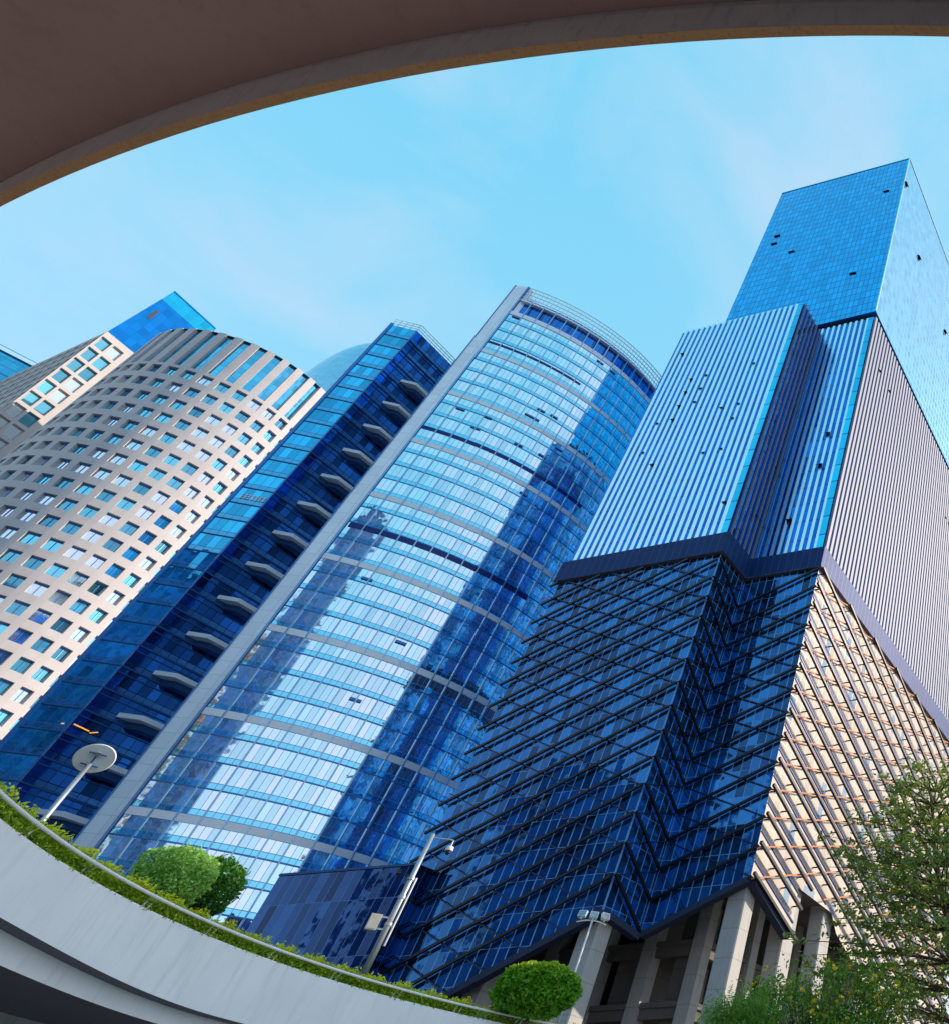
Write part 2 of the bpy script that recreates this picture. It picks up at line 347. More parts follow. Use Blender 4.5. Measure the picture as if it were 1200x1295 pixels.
def add2(p, *vs):
    x, y = p
    for d, k in vs: x += d[0] * k; y += d[1] * k
    return (x, y)

G = 7.9   # street level above the sunken plaza floor

# ------------------------------------------------------------------ sunken plaza and ring opening
def ring_pt(t, o=0.0):
    """opening edge at bearing-like parameter t (0 = nearest the camera, 180 = far side), offset o outward; symmetric in x"""
    a = R(t); s = math.sin(a); c = -math.cos(a)
    # ray from (0,26) to both circles, blended from the near arc to the far arc
    def hit(cx, cy, rr):
        dx, dy = -abs(s), c
        ox, oy = 0 - cx, 26 - cy
        b = ox * dx + oy * dy; q = ox * ox + oy * oy - rr * rr
        return -b + math.sqrt(b * b - q)
    f = min(1, max(0, (abs(math.degrees(math.atan2(abs(s), -c))) - 38) / 28.0)); f = f * f * (3 - 2 * f)
    rad = hit(-1.1, 24.6, 22.7) * (1 - f) + hit(2.66, 28.2, 26.8) * f
    return (-s * (rad + o), 26 + c * (rad + o))
def ring_strip(mb, ts, prof):
    """prof = list of (offset, z)"""
    for i in range(len(ts) - 1):
        for (o1, z1), (o2, z2) in zip(prof, prof[1:]):
            a, b = ring_pt(ts[i], o1), ring_pt(ts[i + 1], o1); c, d = ring_pt(ts[i + 1], o2), ring_pt(ts[i], o2)
            mb.face([(*a, z1), (*b, z1), (*c, z2), (*d, z2)])
def frange(a, b, n): return [a + (b - a) * i / n for i in range(n + 1)]
NEAR = frange(-58, 58, 160)
FAR_ = frange(58, 302, 240)

gm = MB()
for i in range(240):
    t0, t1 = -180 + i * 1.5, -180 + (i + 1) * 1.5
    def inner(t): return 14.4 if abs(t) <= 58.5 else 0.5
    prev = None
    for oo in (0, 60, 300, 4000):
        a = ring_pt(t0, inner(t0) + oo); b = ring_pt(t1, inner(t1) + oo)
        if prev: gm.face([(*prev[0], G), (*prev[1], G), (*b, G), (*a, G)])
        prev = (a, b)
tag(gm.build('ground', M['asphalt']), kind='structure')
pm = MB(); 
for i in range(60):
    a, b = ring_pt(i * 6, 14.6), ring_pt(i * 6 + 6, 14.6); pm.face([(0, 26, 0), (*a, 0), (*b, 0)])
tag(pm.build('plaza_floor', M['plaza']), kind='structure')
wm = MB(); ring_strip(wm, frange(0, 360, 90), [(14.5, 0), (14.5, G)])
tag(wm.build('plaza_wall', M['concrete_dark']), 'concrete retaining wall round the sunken plaza below street level', 'wall')

canopy = thing('concrete_canopy', (0, 3, 8.3), 'dark concrete canopy overhead with a curved grey and brown lip, across the top', 'canopy')
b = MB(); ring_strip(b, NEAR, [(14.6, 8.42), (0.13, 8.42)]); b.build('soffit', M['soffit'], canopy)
b = MB(); ring_strip(b, NEAR, [(0.13, 8.417), (0.125, 8.33), (0.068, 8.003)]); b.build('lip_side', M['lip_grey'], canopy)
b = MB(); ring_strip(b, NEAR, [(0.07, 8.0), (0.0, 8.0), (0.0, 8.46), (2.0, 9.4), (14.6, 9.4), (14.6, 8.42)]); b.build('lip', M['lip_brown'], canopy)

para = thing('curved_parapet', (*ring_pt(90), 6.3), 'pale grey curved concrete parapet with stepped ledges, sweeping across the lower left', 'parapet')
def zb_(t):   # the underside drops gently away from the left
    k = min(1, max(0, (94 - t) / 24)) if t < 180 else min(1, max(0, (94 - (360 - t)) / 24)); return 6.30 + 0.36 * k * k * (3 - 2 * k)
def ring_strip_v(mb, ts, prof):
    for t0, t1 in zip(ts, ts[1:]):
        for (o1, z1), (o2, z2) in zip(prof, prof[1:]):
            a, b_, c, d = ring_pt(t0, o1), ring_pt(t1, o1), ring_pt(t1, o2), ring_pt(t0, o2)
            f = lambda z, t: z(t) if callable(z) else z
            mb.face([(*a, f(z1, t0)), (*b_, f(z1, t1)), (*c, f(z2, t1)), (*d, f(z2, t0))])
b = MB(); ring_strip_v(b, FAR_, [(0.0, zb_), (0.0, 7.96), (0.03, 8.0), (0.42, 8.0), (0.42, 7.2)]); b.build('fascia', M['parapet'], para)
b = MB(); ring_strip_v(b, FAR_, [(0.0, lambda t: zb_(t) - 0.003), (0.42, lambda t: zb_(t) - 0.003)]); b.build('upper_soffit', M['soffit_shade'], para)
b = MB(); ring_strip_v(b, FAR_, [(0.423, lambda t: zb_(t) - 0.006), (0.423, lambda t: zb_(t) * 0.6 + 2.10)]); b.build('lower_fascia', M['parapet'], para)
b = MB(); ring_strip_v(b, FAR_, [(0.423, lambda t: zb_(t) * 0.6 + 2.097), (3.6, lambda t: zb_(t) * 0.6 + 2.097)]); b.build('ledge_soffit', M['soffit_shade'], para)
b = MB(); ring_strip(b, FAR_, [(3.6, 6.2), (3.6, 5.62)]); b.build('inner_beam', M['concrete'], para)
b = MB(); ring_strip(b, FAR_, [(3.6, 5.617), (14.4, 5.617)]); b.build('gallery_soffit', M['soffit_shade'], para)

# ------------------------------------------------------------------ tall stepped tower (right)
d1 = (-0.967, 0.256); d2 = (0.256, 0.967); md1 = (0.967, -0.256); md2 = (-0.256, -0.967)
C0 = (-28.4, 86.4); I0 = (-39.5, 89.3); P1 = (-41.1, 83.2); P0 = P2(P1, d1, 25.8)
WREC = 11.48; WSIDE = 6.3; WF = 25.8; DEP = 62.0
BL = P2(C0, d1, 35.2)
def d3(d): return V3((d[0], d[1], 0))
tower = thing('skyscraper', (*P1, G), 'tall stepped blue tower with vertical fins and a dark latticed skirt on columns', 'skyscraper')
CR = P2(C0, d2, DEP)
boxp = [C0, CR, P2(BL, d2, DEP), BL]
b = MB(); b.wall(BL, C0, 132.7, 200.2); b.wall(P2(BL, d2, DEP), BL, 132.7, 200.2, 5.0); b.face([(*p, 200.2) for p in boxp]); b.face([(*p, 132.7) for p in boxp][::-1])
ub = b.build('upper_box', M['box_glass'], tower)
b = MB(); b.wall(C0, CR, 132.7, 200.2); b.wall(CR, P2(BL, d2, DEP), 132.7, 200.2)
b.build('upper_box_side', M['box_glass_side'], tower)
b = MB()  # slim coping and corner trims
for p, q, n in ((BL, C0, md2), (C0, CR, md1)):
    b.bar((*p, 200.1), (*q, 200.1), 0.15, 0.14, d3(n))
b.bar((*C0, 132.8), (*C0, 200.2), 0.10, 0.10, d3(md2))
b.build('coping', M['fin'], ub)
def flap(parent, p, d, n, u, z, w, h, a=24, mat='black'):
    """top-hung window standing open"""
    b = MB(); x, y = P2(p, d, u)
    hinge = V3((x, y, z + h / 2)); dn = V3((0, 0, -1)) * math.cos(R(a)) + d3(n) * math.sin(R(a))
    c = hinge + dn * h / 2 + d3(n) * 0.05
    b.obox(c, d3(d) * w / 2, dn * h / 2, dn.cross(d3(d)) * 0.04)
    if mat == 'black': b.obox((x + n[0] * 0.012, y + n[1] * 0.012, z), d3(d) * w * 0.46, V3((0, 0, h * 0.46)), d3(n) * 0.01)
    return b.build('open_window', M[mat], parent)
for u, z in ((31.11, 176.2), (31.1, 172.6), (25.24, 166.26), (7.52, 149.5), (4.39, 184.71)): flap(tower, C0, d1, md2, u, z, 1.5, 0.45, 32)
for u, z in ((0.9, 187.73), (13.13, 174.47), (32.97, 171.49)): flap(tower, C0, d2, md1, u, z, 1.4, 0.9, 30)
# recessed gap under the box
gin = 0.8
gp = [add2(C0, (d1, gin), (d2, gin)), P2(CR, d1, gin), P2(P2(BL, d2, DEP), md1, gin), add2(BL, (md1, gin), (d2, gin))]
b = MB(); b.prism(gp, 130.2, 132.69); b.build('shadow_gap', M['black'], tower)
# finned shaft
shaft = [(P0, P1, 130.3), (P1, I0, 130.3), (I0, C0, 130.4), (C0, CR, 130.4)]
b = MB()
for p, q, zt in shaft: b.wall(p, q, 72.5, zt)
b.face([(*p, 130.3) for p in (P0, P1, I0, add2(I0, (d1, 24)), add2(P0, (d2, 6.3)))])
b.wall(add2(P0, (d2, 6.3)), add2(I0, (d2, 0)), 128.0, 130.3)
b.face([(*p, 130.4) for p in (C0, CR, P2(P0, d2, DEP), P2(P0, d2, 6.3))])
b.build('glass_wall', M['fin_glass'], tower)
b = MB(); b.wall(P2(P0, d2, DEP), P0, 73.1, 130.3); b.wall(P2(P0, d2, DEP), P0, 12.9, 69.5)
b.build('flank_wall', M['flank_glass'], tower)
def fins(p, d, n, W, z0, z1, pitch, w, dep, first, name, mat):
    b = MB(); u = first
    while u < W - 0.1:
        x, y = add2(p, (d, u), (n, dep / 2 - 0.01))
        b.obox((x, y, (z0 + z1) / 2), d3(d) * w / 2, d3(n) * dep / 2, V3((0, 0, (z1 - z0) / 2))); u += pitch
    return b.build(name, mat, tower)
fins(P1, d1, md2, WF + 0.3, 73.0, 130.6, 1.17, 0.62, 0.16, 1.5, 'front_fins', M['fin'])
fins(P1, d2, md1, WSIDE, 73.0, 130.6, 1.17, 0.20, 0.30, 0.35, 'recess_side_fins', M['fin_white'])
fins(C0, d1, md2, WREC, 73.0, 130.6, 1.17, 0.5, 0.16, 1.3, 'recess_fins', M['fin'])
fins(C0, d2, md1, DEP, 73.0, 130.6, 1.17, 0.62, 0.42, 0.3, 'side_fins', M['fin_white'])
for u, z in ((23.39, 122.63), (15.69, 113.68), (18.6, 113.51), (15.64, 109.96), (18.54, 109.9), (15.66, 106.33), (18.66, 106.26), (18.72, 102.67), (21.63, 102.51), (6.42, 113.98), (6.44, 103.04), (9.58, 102.98), (6.54, 99.43), (6.53, 92.14), (9.65, 92.08), (21.73, 95.34), (18.79, 91.8), (2.46, 79.71)):
    flap(tower, P1, d1, add2((0, 0), (md2, 1.0)), u, z, 0.55, 0.5, 38)
for u, z in ((1.7, 98.81), (1.7, 95.1), (1.71, 91.53), (5.3, 95.15), (5.3, 91.5), (4.4, 80.43), (5.3, 80.42), (1.71, 75.27)):
    flap(tower, P1, d2, md1, u, z, 0.55, 0.5, 38)
for u, z in ((3.88, 98.39), (3.89, 90.95), (6.9, 79.9)): flap(tower, C0, d1, md2, u, z, 0.75, 1.1, 38)
for u, z in ((4.96, 120.17), (9.8, 119.97), (43.11, 116.52), (45.34, 116.69)): flap(tower, C0, d2, md1, u, z, 0.7, 1.0, 38)
# collar band between shaft and skirt
def off_poly(k):   # outline pushed out by k, front side only, plus right side
    return [add2(P0, (md2, k), (d1, k)), add2(P1, (md2, k), (md1, k)), add2(I0, (md2, k), (md1, k)), add2(C0, (md2, k), (md1, k)), add2(CR, (md1, k), (d2, k)), add2(P2(P0, d2, DEP), (d1, k), (d2, k))]
b = MB()   # clear glazed strip down each outer corner
for pp in (P1, C0): b.wall(add2(pp, (d1, 1.05), (md2, 0.3)), add2(pp, (md2, 0.3)), 73.0, 130.3)
b.build('corner_glazing', M['corner_glass'], tower)
b = MB(); op = off_poly(0.55)
for i in range(len(op)): b.wall(op[i], op[(i + 1) % len(op)], 69.6, 73.1, i * 31.0)
ip = off_poly(-0.6)
for i in range(len(op)):
    j = (i + 1) % len(op); b.face([(*op[i], 73.1), (*op[j], 73.1), (*ip[j], 73.1), (*ip[i], 73.1)])
b.build('collar_band', M['band_panel'], tower)
b = MB(); ip = off_poly(-2.5)
for i in range(len(op)):
    j = (i + 1) % len(op); b.face([(*op[j], 69.596), (*op[i], 69.596), (*ip[i], 69.596), (*ip[j], 69.596)])
b.build('collar_soffit', M['brown_soffit'], tower)
# skirt glass, one sheet per facet
ZT = 69.59
zP = lambda k: 68.4 - 3.13 * k
zI = lambda k: 67.7 - 3.13 * k
zC = lambda k: 69.3 - 3.13 * k
def facet(mb, p, d, pts, n_out, inset=0.0):
    mb.face([(*add2(p, (d, u), (n_out, -inset)), z) for u, z in pts], [(u, z) for u, z in pts])
ZPb, ZIb, ZCb = zP(14), zI(14), zC(13)
ZL = ZPb - 0.452 * WF
b = MB()
facet(b, P1, d1, [(0, ZPb), (0, ZT), (WF, ZT), (WF, ZL)], md2)
facet(b, P1, d2, [(0, ZPb), (WSIDE, ZIb), (WSIDE, ZT), (0, ZT)], md1)
facet(b, I0, md1, [(0, ZIb), (WREC, ZCb), (WREC, ZT), (0, ZT)], md2)
b.build('skirt_glazing', M['skirt_glass'], tower)
ST = [(0, ZCb), (8.9, 25.3), (10.1, 25.0), (10.1, 30.6), (19.0, 30.3), (21, 28.5), (52, 17.5), (60, 17.0), (DEP, 17.0), (DEP, ZT), (0, ZT)]
b = MB(); facet(b, C0, d2, ST, md1)
b.build('skirt_side_glazing', M['skirt_cream'], tower)
def clip(z0, s, W, zt, zb0, sb):
    """u range of z=z0+s*u inside 0..W, below zt, above zb0+sb*u"""
    lo, hi = 0.0, W
    if abs(s) > 1e-6:
        ut = (zt - z0) / s
        if s > 0: hi = min(hi, ut)
        else: lo = max(lo, ut)
    k = s - sb
    if abs(k) < 1e-6:
        if z0 < zb0 - 1e-3: return None
    else:
        ub_ = (zb0 - z0) / k
        if k > 0: lo = max(lo, ub_)
        else: hi = min(hi, ub_)
    return (lo, hi) if hi - lo > 0.15 else None
thick, thin, sunlit_bars, clips = MB(), MB(), MB(), MB()
def line(mb, p, d, n, u0, z0, u1, z1, off, w, h):
    a = (*add2(p, (d, u0), (n, off)), z0); c = (*add2(p, (d, u1), (n, off)), z1); mb.bar(a, c, w, h, d3(n))
OFFS = 0.42
for k in range(-4, 15):                                     # front face
    r = clip(zP(k), -0.452, WF + 0.9, ZT - 0.2, ZPb, -0.452)
    if r:
        line(thick, P1, d1, md2, max(r[0], -0.0), zP(k) - 0.452 * r[0], r[1], zP(k) - 0.452 * r[1], OFFS, 0.15, 0.12)
for k in range(1, 24):
    r = clip(zP(k), 0.43, WF + 0.4, ZT - 0.2, ZPb, -0.452)
    if r: line(thin, P1, d1, md2, r[0], zP(k) + 0.43 * r[0], r[1], zP(k) + 0.43 * r[1], OFFS - 0.2, 0.06, 0.06)
for k in range(0, 14):                                      # return face
    line(thick, P1, d2, md1, -0.4, zP(k) + 0.2, WSIDE - 0.42, zI(k + 1) + 0.1, OFFS, 0.15, 0.12)
    if k: line(thin, P1, d2, md1, -0.5, zP(k), WSIDE - 0.3, zI(k - 1), OFFS - 0.2, 0.055, 0.06)
for k in range(1, 15):                                      # recess face
    line(thick, I0, md1, md2, 0.42, zI(k) + 0.1, WREC + 0.42, zC(k - 1), OFFS, 0.15, 0.12)
    if k < 12: line(thin, I0, md1, md2, 0.3, zI(k), WREC + 0.4, zC(k + 2), OFFS - 0.2, 0.055, 0.06)
SR = 0.344; OFFR = 0.8
def side_bot(u): return 25.0 if u < 10.1 else (30.6 if u < 19.5 else 28.5 - (u - 21) * 0.355)
for k in range(-22, 14):                                    # right-hand face
    z0 = zC(k); u0 = max(-0.75, (z0 - (ZT - 0.2)) / SR); u1 = DEP
    u = u0
    while u < u1 and z0 - SR * u > side_bot(u) + (0.2 if k < 13 else -0.2): u += 0.1
    if u - u0 > 1 and z0 - SR * u0 < ZT: line(thick, C0, d2, md1, u0, z0 - SR * u0, u, z0 - SR * u, OFFR, 0.16, 0.16)
    else: continue
    uu = u0 + 1
    while uu < u - 0.5:
        x, y = add2(C0, (d2, uu), (md1, OFFR / 2)); clips.obox((x, y, z0 - SR * uu), d3(d2) * 0.06, d3(md1) * OFFR / 2, V3((0, 0, 0.07))); uu += 3.1
refl_b = MB()  # second set of bars standing in for the lattice's reflection in the glass
for k in range(-22, 13):
    z0 = zC(k) - 1.3; u0 = max(0.1, (z0 - (ZT - 0.2)) / SR); u = u0
    while u < DEP and z0 - SR * u > side_bot(u) + 0.2: u += 0.1
    if u - u0 > 1: line(refl_b, C0, d2, md1, u0, z0 - SR * u0, u, z0 - SR * u, 0.05, 0.08, 0.05)
refl_b.build('bar_reflections', M['vent_blue'], tower)
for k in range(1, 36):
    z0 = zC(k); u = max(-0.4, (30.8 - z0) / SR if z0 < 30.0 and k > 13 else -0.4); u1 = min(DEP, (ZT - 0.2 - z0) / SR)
    if u < u1: line(sunlit_bars, C0, d2, md1, u, z0 + SR * u, u1, z0 + SR * u1, OFFR - 0.3, 0.075, 0.07)
thick.build('lattice_bars', M['lattice'], tower); thin.build('cross_bars', M['lattice_thin'], tower)
sunlit_bars.build('side_cross_bars', M['sunlit_bars'], tower); clips.build('brackets', M['lattice'], tower)
# bottom edge trim
b = MB()
def edge(p, d, n, u0, z0, u1, z1): line(b, p, d, n, u0, z0, u1, z1, 0.15, 0.30, 0.45)
edge(P1, d1, md2, -0.2, ZPb - 0.2, WF, ZL - 0.2); edge(P1, d2, md1, 0.3, ZPb - 0.25, WSIDE - 0.6, ZIb - 0.25); edge(I0, md1, md2, 0.5, ZIb - 0.05, WREC, ZCb - 0.25)
edge(C0, d2, md1, 0.2, ZCb - 0.3, 9.0, 25.2)
b.build('bottom_edge', M['edge_steel'], tower)
# what carries the skirt: slab, columns, concrete core
b = MB(); sp_ = off_poly(-0.35); z0, z1 = 31.0, 31.9
b.prism(sp_, z0, z1)
for q in range(7):
    u = 3 + q * 8.0
    b.bar((*add2(C0, (d2, u), (d1, 0.8)), 30.6), (*add2(C0, (d2, u), (d1, 30)), 30.6), 0.35, 0.4, (0, 0, 1))
b.build('underside_slab', M['concrete_dark'], tower)
def column(cx, cy, z1, wx, wy, lab=None):
    b = MB(); ch = 0.12
    x, y = wx / 2, wy / 2
    poly = [(-x + ch, -y), (x - ch, -y), (x, -y + ch), (x, y - ch), (x - ch, y), (-x + ch, y), (-x, y - ch), (-x, -y + ch)]
    poly = [add2((cx, cy), (md1, px), (d2, py)) for px, py in poly]
    b.prism(poly, G - 0.05, z1)
    o = b.build('column', M['concrete'], tower)
    if lab: o['label'] = lab
    return o
cc = add2(C0, (d1, 1.55), (d2, 1.6)); column(*cc, 31.0, 2.1, 2.0)
cc = add2(P1, (d1, 1.4), (d2, 1.6)); column(*cc, 31.0, 2.1, 2.0)
cc = add2(P1, (d1, 13.4), (d2, 2.6)); column(*cc, 31.0, 2.1, 2.0)
cc = add2(P0, (md1, 2.0), (d2, 2.6)); column(*cc, 31.0, 2.1, 2.0)
for u in (11.0, 19.5, 31.0, 43.0):
    cc = add2(C0, (d1, 1.6), (d2, u)); column(*cc, 31.0, 1.9, 2.6)
core = MB(); slabs = MB(); back = MB()
for z in (12.8, 18.6, 24.4):
    p = [add2(C0, (d1, 8), (d2, 6)), add2(C0, (d1, 8), (d2, 40)), add2(C0, (d1, 34), (d2, 40)), add2(C0, (d1, 34), (d2, 6))]
    slabs.prism(p, z, z + 0.5)
    slabs.bar((*add2(p[0], (d2, 0.6)), z - 0.5), (*add2(p[3], (d2, 0.6)), z - 0.5), 0.35, 0.5, (0, 0, 1))
    slabs.bar((*add2(p[0], (d1, 0.6)), z - 0.5), (*add2(p[1], (d1, 0.6)), z - 0.5), 0.35, 0.5, (0, 0, 1))
for u in (8.4, 14.5, 20.6, 27, 33.4):
    for v in (6.6, 16, 26, 36):
        cx, cy = add2(C0, (d1, u), (d2, v)); core.obox((cx, cy, (G + 31) / 2), d3(d1) * 0.75, d3(d2) * 0.75, V3((0, 0, (31 - G) / 2)))
slabs.build('floor_slabs', M['concrete_dark'], tower); core.build('core_frame', M['concrete'], tower)
wq = [add2(C0, (d1, 9.2), (d2, 22)), add2(C0, (d1, 33), (d2, 22))]
back.bar((*wq[0], 19.5), (*wq[1], 19.5), 11.5, 0.2, d3(d2))
for (u, za, zb, wd) in ((10.6, G, 31, 2.2), (17.5, 13.3, 24, 2.6), (24.0, G, 31, 3.0)):
    x, y = add2(C0, (d1, u), (d2, 7.4)); back.obox((x, y, (za + zb) / 2), d3(d1) * wd / 2, d3(d2) * 0.15, V3((0, 0, (zb - za) / 2)))
wr = [add2(C0, (d1, 15.5), (d2, 9)), add2(C0, (d1, 15.5), (d2, 60))]; back.bar((*wr[0], 19.5), (*wr[1], 19.5), 11.5, 0.2, d3(d1))
back.build('core_wall', M['concrete_dark'], tower)

# ------------------------------------------------------------------ low dark glass annex
A_R, A_L = (-63.9, 87.0), (-81.3, 90.6)
annex = thing('glass_annex', (*A_R, G), 'low dark navy glass block between the curved tower and the latticed skirt', 'building')
b = MB(); ap = [A_L, A_R, add2(A_R, (d2, 8)), add2(A_L, (d2, 1.8))]
b.prism(ap, G, 30.2); b.build('glass_wall', M['annex_glass'], annex)
b = MB(); b.bar((*A_L, 30.25), (*A_R, 30.25), 0.12, 0.12, d3(md2)); b.build('coping', M['band_panel'], annex)

# ------------------------------------------------------------------ curved glass tower
CC = (-116.2, 120.93); CRR = 35.28
def cp(phi, r=CRR, z=None):
    p = (CC[0] + r * math.sin(R(phi)), CC[1] + r * math.cos(R(phi)))
    return p if z is None else (*p, z)
PH0, PH1, NPH = 155.6, 66.0, 74
phis = frange(PH0, PH1, NPH)
def cyl_strip(mb, phs, r, z0, z1):
    for a, c in zip(phs, phs[1:]):
        ua, uc = CRR * R(PH0 - a), CRR * R(PH0 - c)
        mb.face([cp(a, r, z0), cp(c, r, z0), cp(c, r, z1), cp(a, r, z1)], [(ua, z0), (uc, z0), (uc, z1), (ua, z1)])
def cyl_ledge(mb, phs, r0, r1, z0, z1):
    for a, c in zip(phs, phs[1:]):
        mb.face([cp(a, r1, z0), cp(c, r1, z0), cp(c, r1, z1), cp(a, r1, z1)])
        mb.face([cp(a, r0, z0), cp(c, r0, z0), cp(c, r1, z0), cp(a, r1, z0)])
        mb.face([cp(a, r1, z1), cp(c, r1, z1), cp(c, r0, z1), cp(a, r0, z1)])
PL = (-104.1, 88.3); PR = cp(155.6)
curved = thing('office_tower', (*PR, G), 'convex pale blue glass tower with white floor bands and a flat grey edge pier', 'skyscraper')
b = MB(); cyl_strip(b, phis, CRR, G, 135.4)
BK = add2(PL, ((0.5, 0.866), 42)); BR = cp(66)
b.wall(BR, BK, G, 140)
facade = b.build('curved_glazing', M['curved_glass'], curved)
b = MB(); cyl_strip(b, phis, CRR - 0.7, 136.4, 140.3); b.build('crown_glazing', M['curved_dark'], curved)
BANDZ = [24.8, 37.2, 49.6, 62.0, 74.4, 86.8, 99.2, 111.6, 124.0]
b = MB()
for z in BANDZ: cyl_ledge(b, phis, CRR - 0.05, CRR + 0.10, z - 0.9, z)
b.build('floor_bands', M['band_white'], curved)
b = MB(); cyl_ledge(b, phis, CRR - 1.0, CRR + 0.12, 135.4, 136.5); b.build('crown_band', M['band_white'], curved)
b = MB(); cyl_ledge(b, phis, CRR - 0.9, CRR + 0.02, 140.3, 140.7); b.build('crown_sill', M['band_white'], curved)
b = MB()
z = 12.4
while z < 135:
    if min(abs(z - q) for q in BANDZ) > 0.3:
        cyl_ledge(b, phis, CRR - 0.02, CRR + 0.06, z - 0.09, z + 0.06)
    z += 3.1
b.build('floor_lines', M['mullion_blue'], curved)
b = MB(); k = 0
while PH0 - 3.65 * k > PH1:
    a = PH0 - 3.65 * k; n = V3((math.sin(R(a)), math.cos(R(a)), 0))
    b.bar(cp(a, CRR + 0.08, G), cp(a, CRR + 0.08, 140.5), 0.085, 0.12, n); k += 1
b.build('mullions', M['mullion_pale'], curved)
for pa, pz, za, zc in ((155, 112, 79.6, 80.45), (155.5, 110, 101.6, 102.3), (155.5, 128, 126.0, 126.5)):
    b = MB(); cyl_ledge(b, frange(pa, pz, 60), CRR, CRR + 0.07, za, zc); b.build('vent_strip', M['vent_blue'], curved)
b = MB()   # open screen above the roof
for k in range(77):
    a = PH0 - 1.217 * k
    if a < PH1: break
    n = V3((math.sin(R(a)), math.cos(R(a)), 0)); b.bar(cp(a, CRR, 140.5), cp(a, CRR, 144.8), 0.05, 0.07, n)
for z in (141.6, 142.7, 143.8, 144.8): cyl_ledge(b, phis, CRR - 0.07, CRR + 0.05, z - 0.06, z + 0.06)
b.build('roof_screen', M['band_white'], curved)
b = MB()
for k in range(0, 72, 2):   # equipment frame behind the screen
    a = PH0 - 1.217 * k
    b.bar(cp(a, CRR - 0.7, 140.7), cp(a - 1.6, CRR - 2.2, 143.6), 0.05, 0.05, (0, 0, 1))
cyl_ledge(b, phis, CRR - 3.2, CRR - 2.2, 142.2, 143.4); b.build('roof_frame', M['mullion_blue'], curved)
def roofcap(mb, z):
    c = cp(110, 10, z)
    for a, cc_ in zip(phis, phis[1:]): mb.face([c, cp(a, CRR - 0.7, z), cp(cc_, CRR - 0.7, z)])
b = MB(); roofcap(b, 140.28); b.build('roof', M['asphalt'], curved)
for ph, z in ((153.3, 135.0), (150.4, 108.2), (143.8, 108.5), (144.7, 105.3), (133.4, 115.4), (129.6, 115.6), (135.4, 112.9), (133.5, 112.9), (133.6, 105.8), (123.9, 109.6), (126.9, 106.2), (126.0, 97.0), (121.5, 134.6), (145.1, 72.0), (132.2, 64.4), (133.8, 54.8), (126.3, 134.6)):
    a = R(ph); flap(curved, cp(ph), (math.cos(a), -math.sin(a)), (math.sin(a), math.cos(a)), 0, z, 1.4, 0.45, 18, 'mullion_blue')
b = MB(); pd = ((PR[0] - PL[0]), (PR[1] - PL[1])); b.wall(PL, add2(PR, ((pd[0], pd[1]), -0.03)), G, 144.9)
b.wall(BK, PL, G, 144.9); b.wall(add2(PR, (pd, -0.03)), add2(add2(PR, (pd, -0.03)), ((0.5, 0.866), 1.2)), 136, 144.9)
b.build('pier', M['pier'], curved)
b = MB(); b.bar((*PR, G), (*PR, 144.9), 0.16, 0.16, (0, 1, 0)); b.bar((*PL, G), (*PL, 144.9), 0.08, 0.08, (0, 1, 0)); b.build('pier_trim', M['mullion_blue'], curved)

# ------------------------------------------------------------------ dark tower with ledges
T_L, T_C, T_E = (-116.76, 84.53), (-112.77, 85.89), (-110.78, 93.24)
e2 = ((T_E[0] - T_C[0]) / 7.615, (T_E[1] - T_C[1]) / 7.615); n2 = (e2[1], -e2[0])
e1 = ((T_C[0] - T_L[0]) / 4.216, (T_C[1] - T_L[1]) / 4.216); n1 = (e1[1], -e1[0])
dark = thing('balcony_tower', (*T_C, G), 'dark blue glass tower with pale wedge-shaped ledges, between the beige tower and the grey pier', 'skyscraper')
ZD = 125.4
b = MB(); b.wall(T_L, T_C, G, ZD); b.build('front_glazing', M['cyan_glass'], dark)
T_E2 = P2(T_C, e2, 18.0)
b = MB(); b.wall(T_C, T_E2, G, ZD); b.wall(T_E2, P2(T_L, e2, 18), G, ZD); b.wall(P2(T_L, e2, 18), T_L, G, ZD); b.build('side_glazing', M['dark_glass'], dark)
b = MB(); b.face([(*T_L, ZD), (*T_C, ZD), (*T_E2, ZD), (*P2(T_L, e2, 18), ZD)]); b.build('roof', M['asphalt'], dark)
b = MB()
z = G + 1.0
while z < ZD:
    b.bar((*T_L, z), (*T_C, z), 0.06, 0.07, d3(n1)); b.bar((*T_C, z), (*T_E2, z), 0.10, 0.14, d3(n2))
    b.bar((*T_C, z - 0.75), (*T_E2, z - 0.75), 0.06, 0.1, d3(n2)); z += 2.99
b.build('floor_lines', M['ledge_under'], dark)
b = MB()
b.bar((*T_L, G), (*T_L, ZD + 0.4), 0.22, 0.16, d3(n1)); b.bar((*T_C, G), (*T_C, ZD), 0.07, 0.07, d3(n1)); b.build('corner_trim', M['mullion_blue'], dark)
b = MB()   # roof screen
for p, q in ((T_L, T_C), (T_C, T_E2)):
    for z in (ZD + 0.5, ZD + 1.1, ZD + 1.7): b.bar((*p, z), (*q, z), 0.05, 0.05, (0, 0, 1))
    L = math.hypot(q[0] - p[0], q[1] - p[1]); k = 0
    while k <= L: b.bar((p[0] + (q[0] - p[0]) * k / L, p[1] + (q[1] - p[1]) * k / L, ZD), (p[0] + (q[0] - p[0]) * k / L, p[1] + (q[1] - p[1]) * k / L, ZD + 1.7), 0.05, 0.05, d3(e2)); k += 1.0
b.build('roof_screen', M['fin'], dark)
b = MB(); rs = random.Random(4)   # worn white lettering, too far off to read
